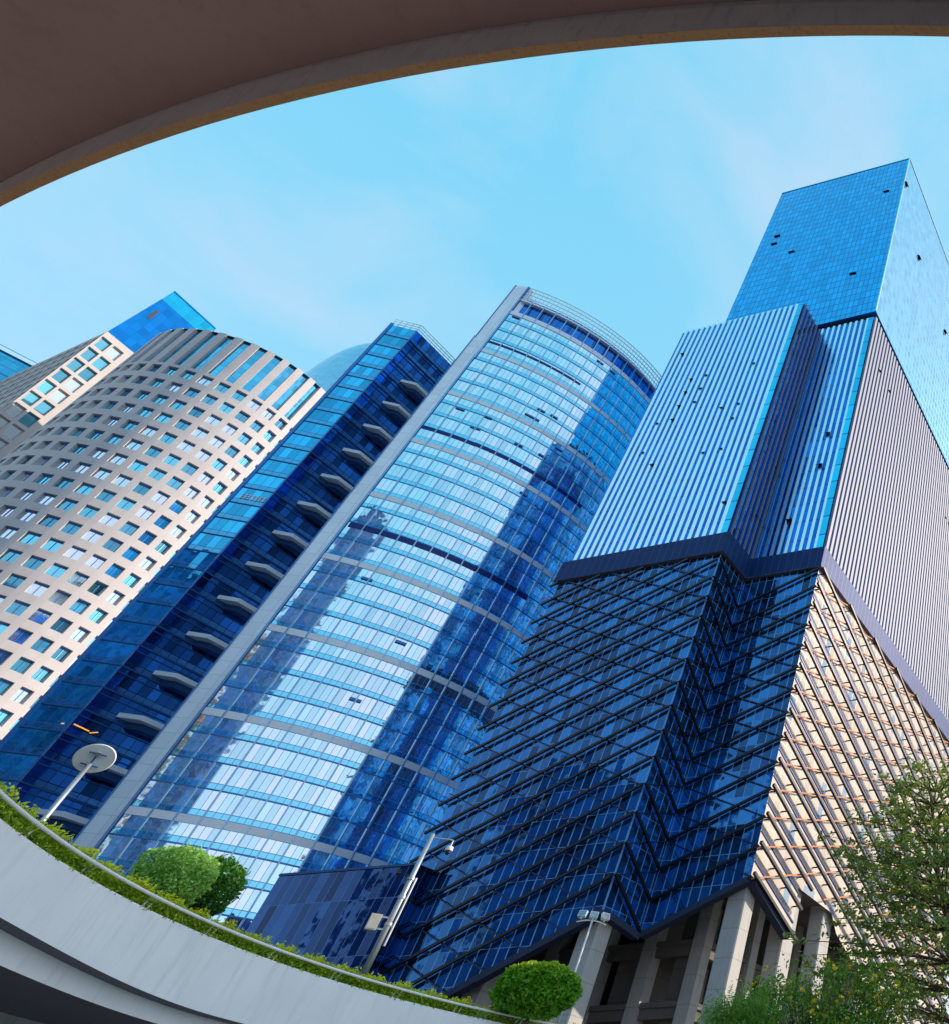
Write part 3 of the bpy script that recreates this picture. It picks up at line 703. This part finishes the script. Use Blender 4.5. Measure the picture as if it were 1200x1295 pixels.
for k in range(7):
    u0 = 0.95 + k * 0.45
    for q in range(3): b.bar((*add2(T_L, (e1, u0), (n1, 0.06)), 81.7 + q * 0.34), (*add2(T_L, (e1, u0 + rs.uniform(0.2, 0.34)), (n1, 0.06)), 81.7 + q * 0.34), 0.06, 0.03, d3(n1))
    b.bar((*add2(T_L, (e1, u0 + rs.uniform(0.05, 0.28)), (n1, 0.07)), 81.6), (*add2(T_L, (e1, u0 + rs.uniform(0.05, 0.28)), (n1, 0.07)), 82.5), 0.05, 0.03, d3(n1))
lt = b.build('sign_lettering', M['white'], dark); lt['kind'] = 'stuff'
for u0, z0, u1, z1 in ((0.3, 45.95, 2.0, 45.85), (2.15, 45.7, 2.8, 46.1), (-0.75, 45.75, -0.5, 45.75)):
    b = MB(); pp = (T_C, e2, n2) if u0 > 0 else (T_C, e1, n1)
    b.bar((*add2(pp[0], (pp[1], u0), (pp[2], 0.05)), z0), (*add2(pp[0], (pp[1], u1), (pp[2], 0.05)), z1), 0.06, 0.03, d3(pp[2])); b.build('ceiling_light', M['lit'], dark)
for k in range(16):
    z = 114.6 - 6.0 * k
    if z < G + 2: break
    b = MB()
    pl = [add2(T_C, (e2, 3.2), (n2, 0.02)), add2(T_C, (e2, 4.6), (n2, 2.0)), add2(T_C, (e2, 16), (n2, 2.0)), add2(T_C, (e2, 16), (n2, 0.02))]
    b.prism(pl, z - 0.22, z + 0.36)
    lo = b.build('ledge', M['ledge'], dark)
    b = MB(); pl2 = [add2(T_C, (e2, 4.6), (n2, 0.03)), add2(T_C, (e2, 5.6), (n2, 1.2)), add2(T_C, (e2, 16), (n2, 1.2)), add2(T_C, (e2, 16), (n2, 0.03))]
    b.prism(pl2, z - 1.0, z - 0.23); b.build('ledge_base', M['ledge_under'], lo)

# ------------------------------------------------------------------ beige cylinder tower
BC = (-210.8, 137.4); BR_ = 21.6
def bp(phi, r=BR_): return (BC[0] + r * math.sin(R(phi)), BC[1] + r * math.cos(R(phi)))
beige = thing('beige_tower', (*bp(150), G), 'rounded beige stone tower with a grid of square windows and a glass-striped crown', 'skyscraper')
COLW = 9.0; cols = [81.4 + COLW * i for i in range(17)]   # centres
FH = 4.556; ZB0 = 156.1; rows = [ZB0 - FH * (i + 1) for i in range(31)]   # row bases
wall = MB(); rest = MB(); wins = []
def q4(mb, a, c, ra, rc, z0, z1): mb.face([(*bp(a, ra), z0), (*bp(c, rc), z0), (*bp(c, rc), z1), (*bp(a, ra), z1)])
WA = 0.32 * COLW; DP = 0.72
for ci, pc in enumerate(cols):
    a0, a1, w0, w1 = pc + COLW / 2, pc - COLW / 2, pc + WA, pc - WA
    for ri, z in enumerate(rows):
        zb, zt, ze = z + 0.93, z + 3.67, z + FH
        q4(wall, a0, w0, BR_, BR_, z, ze); q4(wall, w1, a1, BR_, BR_, z, ze)
        q4(wall, w0, w1, BR_, BR_, z, zb); q4(wall, w0, w1, BR_, BR_, zt, ze)
        ri_ = BR_ - DP
        q4(wall, w0, w0, BR_, ri_, zb, zt); q4(wall, w1, w1, ri_, BR_, zb, zt)
        wall.face([(*bp(w0), zb), (*bp(w1), zb), (*bp(w1, ri_), zb), (*bp(w0, ri_), zb)])
        wall.face([(*bp(w0, ri_), zt), (*bp(w1, ri_), zt), (*bp(w1), zt), (*bp(w0), zt)])
        wins.append((ci, ri, w0, w1, zb, zt))
    # crown: stone pier with glass between
    q4(wall, a0, a0 - 2.2, BR_, BR_, ZB0, 169.8); q4(wall, a1 + 2.2, a1, BR_, BR_, ZB0, 169.8)
    q4(wall, a0 - 2.2, a0 - 2.2, BR_, BR_ - 0.8, ZB0, 169.8); q4(wall, a1 + 2.2, a1 + 2.2, BR_ - 0.8, BR_, ZB0, 169.8)
wall.build('stone_wall', M['stone'], beige)
cg = MB()
for ci, pc in enumerate(cols):
    a, c = pc + COLW / 2 - 2.2, pc - COLW / 2 + 2.2
    u0 = R(360 - a) * BR_; u1 = R(360 - c) * BR_
    cg.face([(*bp(a, BR_ - 0.8), ZB0), (*bp(c, BR_ - 0.8), ZB0), (*bp(c, BR_ - 0.8), 170.2), (*bp(a, BR_ - 0.8), 170.2)], [(u0, ZB0), (u1, ZB0), (u1, 170.2), (u0, 170.2)])
cg.build('crown_glazing', M['crown_glass'], beige)
cap = MB(); cap.face([(*bp(a, BR_ - 0.1), 169.6) for a in range(360, 0, -6)]); cap.build('roof', M['asphalt'], beige)
hid = MB()
for a in range(220, 436, 8): q4(hid, a + 8, a, BR_, BR_, G, 169.8)
hid.build('rear_wall', M['stone'], beige)
# the nearest 100 windows in view are parts of their own
wins.sort(key=lambda w: (abs(cols[w[0]] - 126) > 40, w[4] < 62, w[4]))
def win_face(mb, w):
    ci, ri, w0, w1, zb, zt = w; r = BR_ - DP; u = ci * 2.2; v = ri * 2.98
    mb.face([(*bp(w0, r), zb), (*bp(w1, r), zb), (*bp(w1, r), zt), (*bp(w0, r), zt)], [(u + .3, v + .3), (u + 1.9, v + .3), (u + 1.9, v + 2.6), (u + .3, v + 2.6)])
def win_bars(mb, w):
    ci, ri, w0, w1, zb, zt = w; r = BR_ - DP + 0.05
    n = V3((math.sin(R((w0 + w1) / 2)), math.cos(R((w0 + w1) / 2)), 0)); mid = (w0 + w1) / 2
    mb.bar((*bp(mid, r), zb), (*bp(mid, r), zt), 0.055, 0.05, n); mb.bar((*bp(w0, r), zt - 0.16), (*bp(w1, r), zt - 0.16), 0.16, 0.08, n)
restb = MB()
for i, w in enumerate(wins):
    if i < 100:
        b = MB(); win_face(b, w); o = b.build('window', M['window'], beige)
        b = MB(); win_bars(b, w); b.build('window_frame', M['mullion_blue'], o)
    else: win_face(rest, w); win_bars(restb, w)
ro = rest.build('windows', M['window'], beige); ro['kind'] = 'stuff'
rb = restb.build('window_frames', M['mullion_blue'], ro); rb['kind'] = 'stuff'

# ------------------------------------------------------------------ beige tower with blue penthouse behind
kd = (math.sin(R(10)), math.cos(R(10))); kn = (kd[1], -kd[0]); ld_ = (-0.937, 0.349); ln = (-0.349, -0.937)
K1 = (-254.4, 128.2)
pent = thing('penthouse_tower', (*K1, G), 'beige tower with large square windows and a deep blue glass penthouse, behind the rounded tower', 'skyscraper')
ZK = 186.2
stone = MB(); pw = MB()
def grid_wall(p, d, n, W, cw, ww, z_top, fh, hh, nrows, off=0.0):
    nc = int(round(W / cw))
    for c in range(nc):
        for r in range(nrows):
            z = z_top - fh * (r + 1) - 1.4
            a, e = c * cw, (c + 1) * cw; w0, w1 = a + (cw - ww) / 2, e - (cw - ww) / 2; zb, zt, ze = z + (fh - hh) / 2, z + (fh + hh) / 2, z + fh
            def Q(u0, u1, za, zb_, k0=0, k1=0):
                A, B = add2(p, (d, u0), (n, -k0)), add2(p, (d, u1), (n, -k1)); stone.face([(*A, za), (*B, za), (*B, zb_), (*A, zb_)])
            Q(a, w0, z, ze); Q(w1, e, z, ze); Q(w0, w1, z, zb); Q(w0, w1, zt, ze)
            Q(w0, w0, zb, zt, 0, 0.65); Q(w1, w1, zb, zt, 0.65, 0)
            for zz in (zb, zt):
                A, B, C_, D_ = add2(p, (d, w0)), add2(p, (d, w1)), add2(p, (d, w1), (n, -0.65)), add2(p, (d, w0), (n, -0.65)); stone.face([(*A, zz), (*B, zz), (*C_, zz), (*D_, zz)])
            b = MB(); A, B = add2(p, (d, w0), (n, -0.65)), add2(p, (d, w1), (n, -0.65))
            uu, vv = (c + off) * 2.2, r * 2.98
            b.face([(*A, zb), (*B, zb), (*B, zt), (*A, zt)], [(uu + .3, vv + .3), (uu + 1.9, vv + .3), (uu + 1.9, vv + 2.6), (uu + .3, vv + 2.6)])
            yield b
    A, B = p, add2(p, (d, nc * cw)); stone.face([(*A, z_top - 1.4), (*B, z_top - 1.4), (*B, z_top), (*A, z_top)])
    zl = z_top - 1.4 - fh * nrows; stone.face([(*A, G), (*B, G), (*B, zl), (*A, zl)])
wl = MB(); wl_bars = MB()
for b in grid_wall(K1, kd, kn, 6.4, 3.2, 2.6, ZK, 4.67, 3.7, 18): b.build('window', M['window'], pent)
lst = list(grid_wall(add2(K1, (ld_, 48)), (-ld_[0], -ld_[1]), ln, 48, 4.0, 2.6, ZK, 4.67, 3.2, 18, 9))
for b in lst:
    for f, uv in zip(b.f, b.uv): wl.face([b.v[i] for i in f], uv)
so = wl.build('side_windows', M['window'], pent); so['kind'] = 'stuff'
K2 = add2(K1, (kd, 6.4))
stone.wall(K2, add2(K2, (kd, 1.8)), G, ZK); stone.wall(add2(K2, (kd, 1.8)), add2(K2, (kd, 1.8), (kn, -6.5)), G, ZK)
stone.face([(*K1, ZK), (*add2(K2, (kd, 1.8)), ZK), (*add2(K2, (kd, 1.8), (kn, -32)), ZK), (*add2(K1, (ld_, 48)), ZK)])
stone.build('stone_wall', M['stone_back'], pent)
Q1 = add2(K1, (kd, 0.16), (kn, -0.45)); Q2 = add2(Q1, (kd, 15.4)); pb_ = (-0.82, 0.57)
def lean(z): return add2(Q1, (kd, 1.9 * (z - ZK) / 23.4))    # the left edge leans in as it rises
def pent_part(name, mat, za, zb2, roof):
    b = MB(); A, B = lean(za), lean(zb2); L = lambda p: (p[0] - Q1[0]) * kd[0] + (p[1] - Q1[1]) * kd[1]
    b.face([(*A, za), (*Q2, za), (*Q2, zb2), (*B, zb2)], [(L(A), za), (15.4, za), (15.4, zb2), (L(B), zb2)])
    A2, B2 = add2(A, (pb_, 40)), add2(B, (pb_, 40))
    b.face([(*A2, za), (*A, za), (*B, zb2), (*B2, zb2)], [(-40, za), (0, za), (0, zb2), (-40, zb2)])
    if roof: b.face([(*B, zb2), (*Q2, zb2), (*add2(Q2, (pb_, 40)), zb2), (*B2, zb2)])
    return b.build(name, mat, pent)
pent_part('penthouse', M['pent_blue'], ZK, 205.1, False); pent_part('penthouse_top', M['pent_cyan'], 205.1, 209.6, True)
b = MB(); b.bar((*lean(209.6), 209.75), (*Q2, 209.75), 0.16, 0.16, (0, 0, 1)); b.build('coping', M['pent_cyan'], pent)
b = MB(); o_ = add2(Q1, (kd, 3.2), (kn, 0.03)); b.obox((*o_, 199.4), d3(kd) * 0.40, d3(kn) * 0.04, V3((0, 0, 1.9))); b.build('louvre', M['black'], pent)

# ------------------------------------------------------------------ far towers
FT = (-400 * math.sin(R(64.0)), 400 * math.cos(R(64.0)))
far = thing('far_tower', (*FT, G), 'distant turquoise glass tower with a pale rooftop rail, at the left edge', 'skyscraper')
fdir = (-math.cos(R(64.0)) * 1.0, -math.sin(R(64.0)) * 1.0); fdir = (-0.55, -0.835)
b = MB(); fp = [add2(FT, (fdir, 43)), add2(FT, (fdir, -10)), add2(FT, (fdir, -10), ((-0.835, 0.55), 43)), add2(FT, (fdir, 43), ((-0.835, 0.55), 43))]
b.prism(fp, G, 233.1); b.build('glass_wall', M['far_cyan'], far)
b = MB(); b.bar((*fp[0], 233.5), (*fp[1], 233.5), 0.8, 0.6, (0, 0, 1)); b.bar((*add2(fp[0], ((-0.5, 0.3), 1)), 235.6), (*add2(fp[1], ((-0.5, 0.3), 1)), 235.6), 0.25, 0.25, (0, 0, 1))
b.build('roof_rail', M['fin'], far)
b = MB(); mp_ = add2(FT, (fdir, 23), ((-0.835, 0.55), 3)); b.tube([(*mp_, 233), (*mp_, 241)], 0.27, 6); b.bar((mp_[0] - 1.3, mp_[1] - 4.1, 240), (mp_[0] + 0.8, mp_[1] + 4.1, 240), 0.2, 0.2, (0, 0, 1)); b.build('mast', M['mullion_blue'], far)
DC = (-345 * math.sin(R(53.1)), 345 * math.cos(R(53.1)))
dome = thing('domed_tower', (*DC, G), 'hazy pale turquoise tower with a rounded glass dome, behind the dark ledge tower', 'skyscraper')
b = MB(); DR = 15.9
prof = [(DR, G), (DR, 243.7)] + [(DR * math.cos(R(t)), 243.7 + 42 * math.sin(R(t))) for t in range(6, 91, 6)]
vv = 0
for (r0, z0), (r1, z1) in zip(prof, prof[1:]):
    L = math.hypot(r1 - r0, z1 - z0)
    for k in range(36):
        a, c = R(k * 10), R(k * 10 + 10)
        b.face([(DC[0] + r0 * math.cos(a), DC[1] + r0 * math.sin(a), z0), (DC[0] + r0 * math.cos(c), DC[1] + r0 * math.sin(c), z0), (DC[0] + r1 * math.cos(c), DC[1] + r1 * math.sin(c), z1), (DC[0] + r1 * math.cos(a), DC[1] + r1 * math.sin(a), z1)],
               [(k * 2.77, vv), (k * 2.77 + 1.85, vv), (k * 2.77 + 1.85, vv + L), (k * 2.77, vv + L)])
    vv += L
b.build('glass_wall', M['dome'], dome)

# ------------------------------------------------------------------ city behind the camera (seen in the glass), then two added blocks that darken or shade
def office(name, x0, x1, y0, y1, h, mat, label):
    t = thing(name, ((x0 + x1) / 2, (y0 + y1) / 2, G), label, 'building')
    b = MB(); b.prism([(x0, y0), (x1, y0), (x1, y1), (x0, y1)], G, h); b.build('glass_wall', mat, t)
    b = MB(); b.prism([(x0 + 2, y0 + 2), (x1 - 2, y0 + 2), (x1 - 2, y1 - 2), (x0 + 2, y1 - 2)], h + 0.004, h + 3.5); b.build('roof_plant', M['band_panel'], t)
    return t
office('office_block', -96, -50, -84, -54, 168, M['office_glass'], 'tall blue office block across the street behind the viewer')
office('brown_block', -128, -97.5, -80, -52, 122, M['office_brown'], 'brown clad office block across the street behind the viewer')
office('dark_block', -176, -134, -84, -56, 138, M['office_glass'], 'broad dark blue office tower far behind the viewer on the left')
office('added_west_block', -205, -170, -45, 12, 96, M['office_glass'], 'long dark block added out of view to darken the latticed skirt, left of the viewer')  # added for a dark reflection low in the skirt glass
office('shade_block', 44, 66, 50, 76, 50.5, M['bounce_wall'], 'unseen slab block added to shade the parapet, right of the viewer')  # added, unseen: keeps direct sun off the parapet

# ------------------------------------------------------------------ planting
def leaf(mb, p, size, rnd, up=0.0, asp=0.5):   # one rhombic leaf
    n = V3((rnd.gauss(0, 1), rnd.gauss(0, 1), rnd.gauss(0, 1) + up)).normalized()
    t = n.orthogonal().normalized(); t = (Matrix.Rotation(rnd.uniform(0, 6.283), 3, n) @ t); s_ = n.cross(t)
    L = size * rnd.uniform(0.7, 1.3); w = L * asp
    p = V3(p)
    mb.face([p - t * L * 0.5, p + s_ * w * 0.5 - t * L * 0.02, p + t * L * 0.5, p - s_ * w * 0.5 - t * L * 0.02])
def bush_mesh(mb, c, rx, ry, rz, n, size, rnd, pw=2.6, rough=0.10):
    for _ in range(n):
        th = rnd.uniform(0, 2 * math.pi); ct = rnd.uniform(-1, 1); st = math.sqrt(1 - ct * ct)
        x, y, z = st * math.cos(th), st * math.sin(th), ct
        k = (abs(x) ** pw + abs(y) ** pw + abs(z) ** pw) ** (-1 / pw)
        lump = 1 + rough * (0.6 * math.sin(5 * x + 3 * z) * math.cos(4 * y - 2 * z + 1) + 1.4 * mnoise.noise(V3((x * 4 + c[0], y * 4, z * 4))) + 1.2 * max(0, mnoise.noise(V3((x * 11, y * 11 + c[1], z * 11)))))
        s_ = k * lump * (1 - abs(rnd.gauss(0, 0.09)) if _ % 4 else rnd.uniform(0.3, 0.9))
        leaf(mb, (c[0] + rx * x * s_, c[1] + ry * y * s_, c[2] + rz * z * s_), size, rnd, 0.6)
def polar(az, d): return (d * math.sin(R(az)), d * math.cos(R(az)))
rnd = random.Random(3)
def shrub(name, az, d, zc, rx, rz, n, size, mat, label, pw=2.6, core=None):
    x, y = polar(az, d); t = thing(name, (x, y, G), label, 'shrub', 'clipped bushes behind the rail')
    b = MB(); bush_mesh(b, (x, y, zc), rx, rx, rz, n, size, rnd, pw); b.build('foliage', mat, t)
    b = MB(); b.tube([(x, y, G), (x, y, zc)], [0.09, 0.05], 7)
    for k in range(7):
        a = k * 0.9; b.tube([(x, y, G + 0.3), (x + rx * 0.7 * math.cos(a), y + rx * 0.7 * math.sin(a), zc + rz * 0.4)], [0.04, 0.015], 5)
    b.build('stem', M['bark'], t); return t
shrub('clipped_bush', -45.75, 35.0, 9.28, 0.80, 0.74, 9000, 0.11, M['leaf_varieg'], 'rounded clipped bush with cream-edged leaves behind the rail, in front of the curved tower', 3.2)
shrub('clipped_bush', -44.35, 36.2, 9.45, 0.78, 0.80, 5000, 0.14, M['leaf_dark'], 'dark green bush half hidden behind the cream-leaved bush')
shrub('clipped_bush', -28.2, 44.5, 9.25, 1.5, 0.98, 12500, 0.19, M['leaf_bush'], 'bright green dome-clipped bush behind the rail, below the floodlight pole', 2.5)

hd = MB(); rnd = random.Random(5)
for i in range(60000):
    t = rnd.uniform(62, 118)
    if i % 3 == 0: t = rnd.uniform(62, 150)
    dens = 0.55 + 0.45 * math.sin(t * 2.1) * math.sin(t * 0.77 + 1)
    o = rnd.uniform(0.10, 0.85); top = 0.44 + 0.15 * math.sin(t * 3.3) * math.sin(t * 1.3) + rnd.gauss(0, 0.05)
    h = rnd.random() ** 0.75 * top
    if o < 0.2 and rnd.random() > dens: continue
    x, y = ring_pt(t, o - 0.06 * math.sin(h * 4))
    leaf(hd, (x, y, 8.0 + h), 0.095, rnd, 0.9)
for i in range(2500):   # trailing over the edge
    t = rnd.uniform(62, 130); x, y = ring_pt(t, rnd.uniform(-0.03, 0.12)); leaf(hd, (x, y, 8.0 + rnd.uniform(-0.05, 0.25)), 0.09, rnd, 0.4)
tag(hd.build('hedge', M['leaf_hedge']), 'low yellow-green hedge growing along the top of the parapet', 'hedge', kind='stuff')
soil = MB(); ring_strip(soil, FAR_, [(0.43, 8.05), (1.0, 8.05)]); tag(soil.build('planting_bed', M['bark']), kind='structure')

rail = thing('handrail', (*ring_pt(90), 8.0), 'pale painted pipe handrail on paired brackets along the planted parapet', 'railing')
b = MB(); ts = frange(60, 200, 170); b.tube([(*ring_pt(t, 0.02), 8.30) for t in ts], 0.042, 8); b.build('rail', M['rail'], rail, True)
t = 63.0
while t < 190:
    for k in (-0.26, 0.26):
        b = MB(); b.tube([(*ring_pt(t + k, 0.16), 7.99), (*ring_pt(t + k, 0.13), 8.15), (*ring_pt(t + k, 0.03), 8.29)], [0.028, 0.028, 0.026], 6)
        b.build('bracket', M['rail'], rail)
    t += 6.6

# tree on the right, in flat tiers
tr = thing('broadleaf_tree', (-4.0, 56.0, G), 'airy green tree with tiered branches in front of the cream latticed facade', 'tree')
rnd = random.Random(11); wood = MB(); lv = MB()
trunk = [V3((-3.6, 56.0, G)), V3((-4.1, 55.9, 12)), V3((-4.9, 55.8, 16.4)), V3((-6.0, 55.7, 20.3)), V3((-6.4, 55.8, 23.4)), V3((-6.3, 55.8, 26))]
wood.tube(trunk, [0.34, 0.29, 0.22, 0.16, 0.10, 0.04], 9)
def on_trunk(z):
    for a, c in zip(trunk, trunk[1:]):
        if a.z <= z <= c.z: return a.lerp(c, (z - a.z) / (c.z - a.z))
    return trunk[-1]
for zt, rad, nb in ((11.5, 8.0, 13), (13.2, 9.5, 16), (14.8, 10.8, 18), (16.6, 9.2, 16), (18.0, 9.6, 18), (19.4, 8.2, 14), (20.6, 8.8, 16), (22.2, 6.8, 13), (23.6, 5.6, 11), (24.8, 5.6, 10), (25.8, 3.0, 7)):
    base = on_trunk(zt - 0.8)
    for k in range(nb):
        a = 2 * math.pi * (k + rnd.uniform(-0.35, 0.35)) / nb; L = rad * rnd.uniform(0.65, 1.02)
        end = V3((base.x + L * math.cos(a), base.y + L * math.sin(a), zt + rnd.uniform(-0.5, 0.6)))
        mid = base.lerp(end, 0.5) + V3((rnd.uniform(-.4, .4), rnd.uniform(-.4, .4), 0.35))
        wood.tube([base, mid, end], [0.075, 0.045, 0.015], 5, False)
        for j in range(int(L * 1.5)):
            f = rnd.uniform(0.28, 1.0); p = (base.lerp(mid, f * 2) if f < 0.5 else mid.lerp(end, f * 2 - 1)) + V3((rnd.gauss(0, 0.55), rnd.gauss(0, 0.55), rnd.gauss(0.05, 0.16)))
            for q in range(rnd.randint(10, 18)):
                leaf(lv, p + V3((rnd.gauss(0, 0.30), rnd.gauss(0, 0.30), rnd.gauss(0, 0.10))), 0.36, rnd, 1.6, 0.5)
wood.build('trunk', M['bark'], tr); lv.build('crown', M['leaf_tree'], tr)

rnd = random.Random(21)
x, y = polar(-12.0, 54.0)
fl = thing('flowering_shrub', (x, y, G), 'loose green shrub dotted with yellow flowers at the foot of the tree', 'shrub')
b = MB(); pt = MB(); st = MB()
for k in range(120):
    a = rnd.uniform(0, 6.283); rr = 5.2 * math.sqrt(rnd.random()); ex, ey = x + rr * math.cos(a), y + rr * math.sin(a) * 0.5; ez = 12.5 - 0.16 * rr + rnd.uniform(-2.6, 0.9)
    st.tube([(x + rr * .4 * math.cos(a), y + rr * .2 * math.sin(a), G), (ex, ey, ez)], [0.05, 0.015], 5, False)
    for q in range(100):
        leaf(b, (ex + rnd.gauss(0, .4), ey + rnd.gauss(0, .4), ez + rnd.gauss(-.4, .5)), 0.24, rnd, 0.7, 0.4)
    for q in range(rnd.randint(0, 3)):
        p = V3((ex + rnd.gauss(0, .35), ey - abs(rnd.gauss(0, .4)), ez + rnd.gauss(0, .35)))
        for w in range(5): leaf(pt, p + V3((rnd.gauss(0, .06), rnd.gauss(0, .06), rnd.gauss(0, .06))), 0.19, rnd, 0.3, 0.8)
b.build('foliage', M['leaf_feather'], fl); pt.build('flowers', M['petal'], fl); st.build('stem', M['bark'], fl)
x, y = polar(-17.0, 52.5)
ft = thing('feathery_shrub', (x, y, G), 'feathery light green shrub under the columns, left of the yellow flowers', 'shrub')
b = MB(); st = MB()
for k in range(110):
    a = rnd.uniform(0, 6.283); rr = 2.1 * math.sqrt(rnd.random()); ex, ey = x + rr * math.cos(a), y + rr * math.sin(a) * 0.6; ez = 11.0 - 0.22 * rr + rnd.uniform(-1.6, 0.25)
    st.tube([(x + rr * .3 * math.cos(a), y, G), (ex, ey, ez)], [0.03, 0.01], 5, False)
    for q in range(110):
        leaf(b, (ex + rnd.gauss(0, .25), ey + rnd.gauss(0, .25), ez + rnd.gauss(-.3, .4)), 0.26, rnd, -0.2, 0.16)
b.build('foliage', M['leaf_feather'], ft); st.build('stem', M['bark'], ft)

# ------------------------------------------------------------------ street furniture
x, y = polar(-51.1, 33.8)
lamp = thing('street_lamp', (x, y, G), 'slender street lamp with a round pale disc head, in front of the dark ledge tower', 'street lamp')
b = MB(); b.tube([(x, y, G), (x, y, 11.3)], [0.075, 0.05], 10); b.build('pole', M['pole'], lamp, True)
tc_ = V3((-x, -y, 0)).normalized(); nrm = (tc_ * 0.80 + V3((0, 0, -0.60))).normalized()
sx = nrm.cross(V3((0, 0, 1))).normalized(); sy = sx.cross(nrm).normalized()
hc = V3((x, y, 11.45)) - nrm * 0.02
b = MB(); b.tube([hc - nrm * 0.16, hc - nrm * 0.10, hc - nrm * 0.02, hc], [0.18, 0.36, 0.42, 0.40], 36); b.build('disc', M['white'], lamp)
b = MB()
b.bar(hc + nrm * 0.07 - sy * 0.18, hc + nrm * 0.07 + sy * 0.18, 0.02, 0.02, nrm)
for s_ in (-0.17, 0.17): b.bar(hc + nrm * 0.075 + sy * s_ - sx * 0.19, hc + nrm * 0.075 + sy * s_ + sx * 0.19, 0.016, 0.016, nrm)
for s_ in (-0.17, 0.17): b.bar(hc + sy * s_, hc + sy * s_ + nrm * 0.08, 0.016, 0.016, sx)
b.build('bracket', M['mullion_blue'], lamp)
b = MB(); b.obox(hc + nrm * 0.09 + sy * 0.17, sx * 0.05, sy * 0.06, nrm * 0.03); b.build('lamp_unit', M['pole'], lamp)

x, y = polar(-36.38, 42.0)
cc_ = thing('camera_pole', (x, y, G), 'grey steel pole with a dome camera on an arm and a cream cabinet', 'camera pole')
b = MB(); b.tube([(x, y, G), (x, y, 11.2), (x, y, 13.95)], [0.12, 0.10, 0.075], 12); b.build('pole', M['pole'], cc_, True)
rt = V3((math.cos(R(-36.4)), -math.sin(R(-36.4)), 0)); fw = V3((-x, -y, 0)).normalized()
b = MB(); b.tube([V3((x, y, 13.8)), V3((x, y, 13.86)) + rt * 0.7, V3((x, y, 13.84)) + rt * 0.83], 0.028, 8); b.tube([V3((x, y, 13.84)) + rt * 0.8, V3((x, y, 13.6)) + rt * 0.8], 0.03, 8); b.build('arm', M['pole'], cc_)
hc = V3((x, y, 13.42)) + rt * 0.8
b = MB(); b.tube([hc + V3((0, 0, .20)), hc + V3((0, 0, .16)), hc + V3((0, 0, .02)), hc], [0.07, 0.13, 0.15, 0.145], 16); dm = b.build('dome_camera', M['white'], cc_, True)
b = MB(); b.tube([hc, hc - V3((0, 0, .09)), hc - V3((0, 0, .15)), hc - V3((0, 0, .17))], [0.11, 0.10, 0.06, 0.02], 14); b.build('dome_lens', M['black'], dm, True)
b = MB(); q = V3((x, y, 10.45)) - rt * 0.50; b.obox(q, rt * 0.19, fw * 0.12, V3((0, 0, 0.28))); b.obox(q + fw * 0.125, rt * 0.16, fw * 0.01, V3((0, 0, 0.24))); cbx = b.build('cabinet', simple('cabinet_cream', (0.62, 0.57, 0.48), 0.5, 0, 0.2, 5), cc_)
for dz in (-0.2, 0.22):
    b = MB(); b.bar(q + rt * 0.18 + V3((0, 0, dz)), V3((x, y, 10.45 + dz)), 0.03, 0.03, (0, 0, 1)); b.build('cabinet_arm', M['pole'], cbx)
b = MB(); b.tube([V3((x, y, 9.7)) + rt * 0.19 + fw * 0.02, V3((x, y, 12.2)) + rt * 0.17 + fw * 0.02], 0.045, 8)
for z in (10.4, 11.4, 12.1): b.tube([(x, y, z), (x, y, z + 0.1)], 0.13, 12); b.bar((x, y, z), V3((x, y, z)) + rt * 0.22, 0.04, 0.04, (0, 0, 1))
b.build('conduit', M['pole'], cc_)
b = MB(); b.tube([V3((x, y, 12.25)) - rt * 0.12, V3((x, y, 12.3)) - rt * 0.42], 0.025, 6); b.obox(V3((x, y, 12.28)) - rt * 0.5 + fw * 0.1, rt * 0.07, fw * 0.2, V3((0, 0, .07))); b.build('sensor', M['black'], cc_)

x, y = polar(-26.67, 48.0)
fp_ = thing('floodlight_pole', (x, y, G), 'thin white pole carrying three floodlights on a curved crossbar, beside a concrete column', 'floodlight')
b = MB(); b.tube([(x, y, G), (x, y, 13.0)], [0.055, 0.042], 10); b.build('pole', M['white'], fp_, True)
rt = V3((math.cos(R(-26.7)), -math.sin(R(-26.7)), 0)); fw = V3((-x, -y, 0)).normalized()
b = MB(); b.tube([V3((x, y, 13.0 - 0.14 * (k / 5) ** 2)) + rt * (k / 5) * 0.68 for k in range(-5, 6)], 0.03, 8, True); b.build('crossbar', M['white'], fp_)
for k, tilt in ((-0.52, -0.25), (0.0, 0.0), (0.54, 0.35)):
    c = V3((x, y, 13.24)) + rt * k; nn = (fw * 0.75 + V3((0, 0, 0.35)) + rt * tilt).normalized()
    a = nn.cross(V3((0, 0, 1))).normalized(); u = a.cross(nn).normalized()
    b = MB(); b.obox(c, a * 0.19, u * 0.16, nn * 0.08); b.obox(c - nn * 0.11, a * 0.13, u * 0.11, nn * 0.05); o = b.build('floodlight', M['white'], fp_)
    b = MB(); b.obox(c + nn * 0.085, a * 0.16, u * 0.13, nn * 0.01); b.build('lens', M['lens'], o)
    b = MB(); b.bar(c - u * 0.14, V3((x, y, 13.0)) + rt * k, 0.03, 0.03, rt); b.build('yoke', M['white'], o)
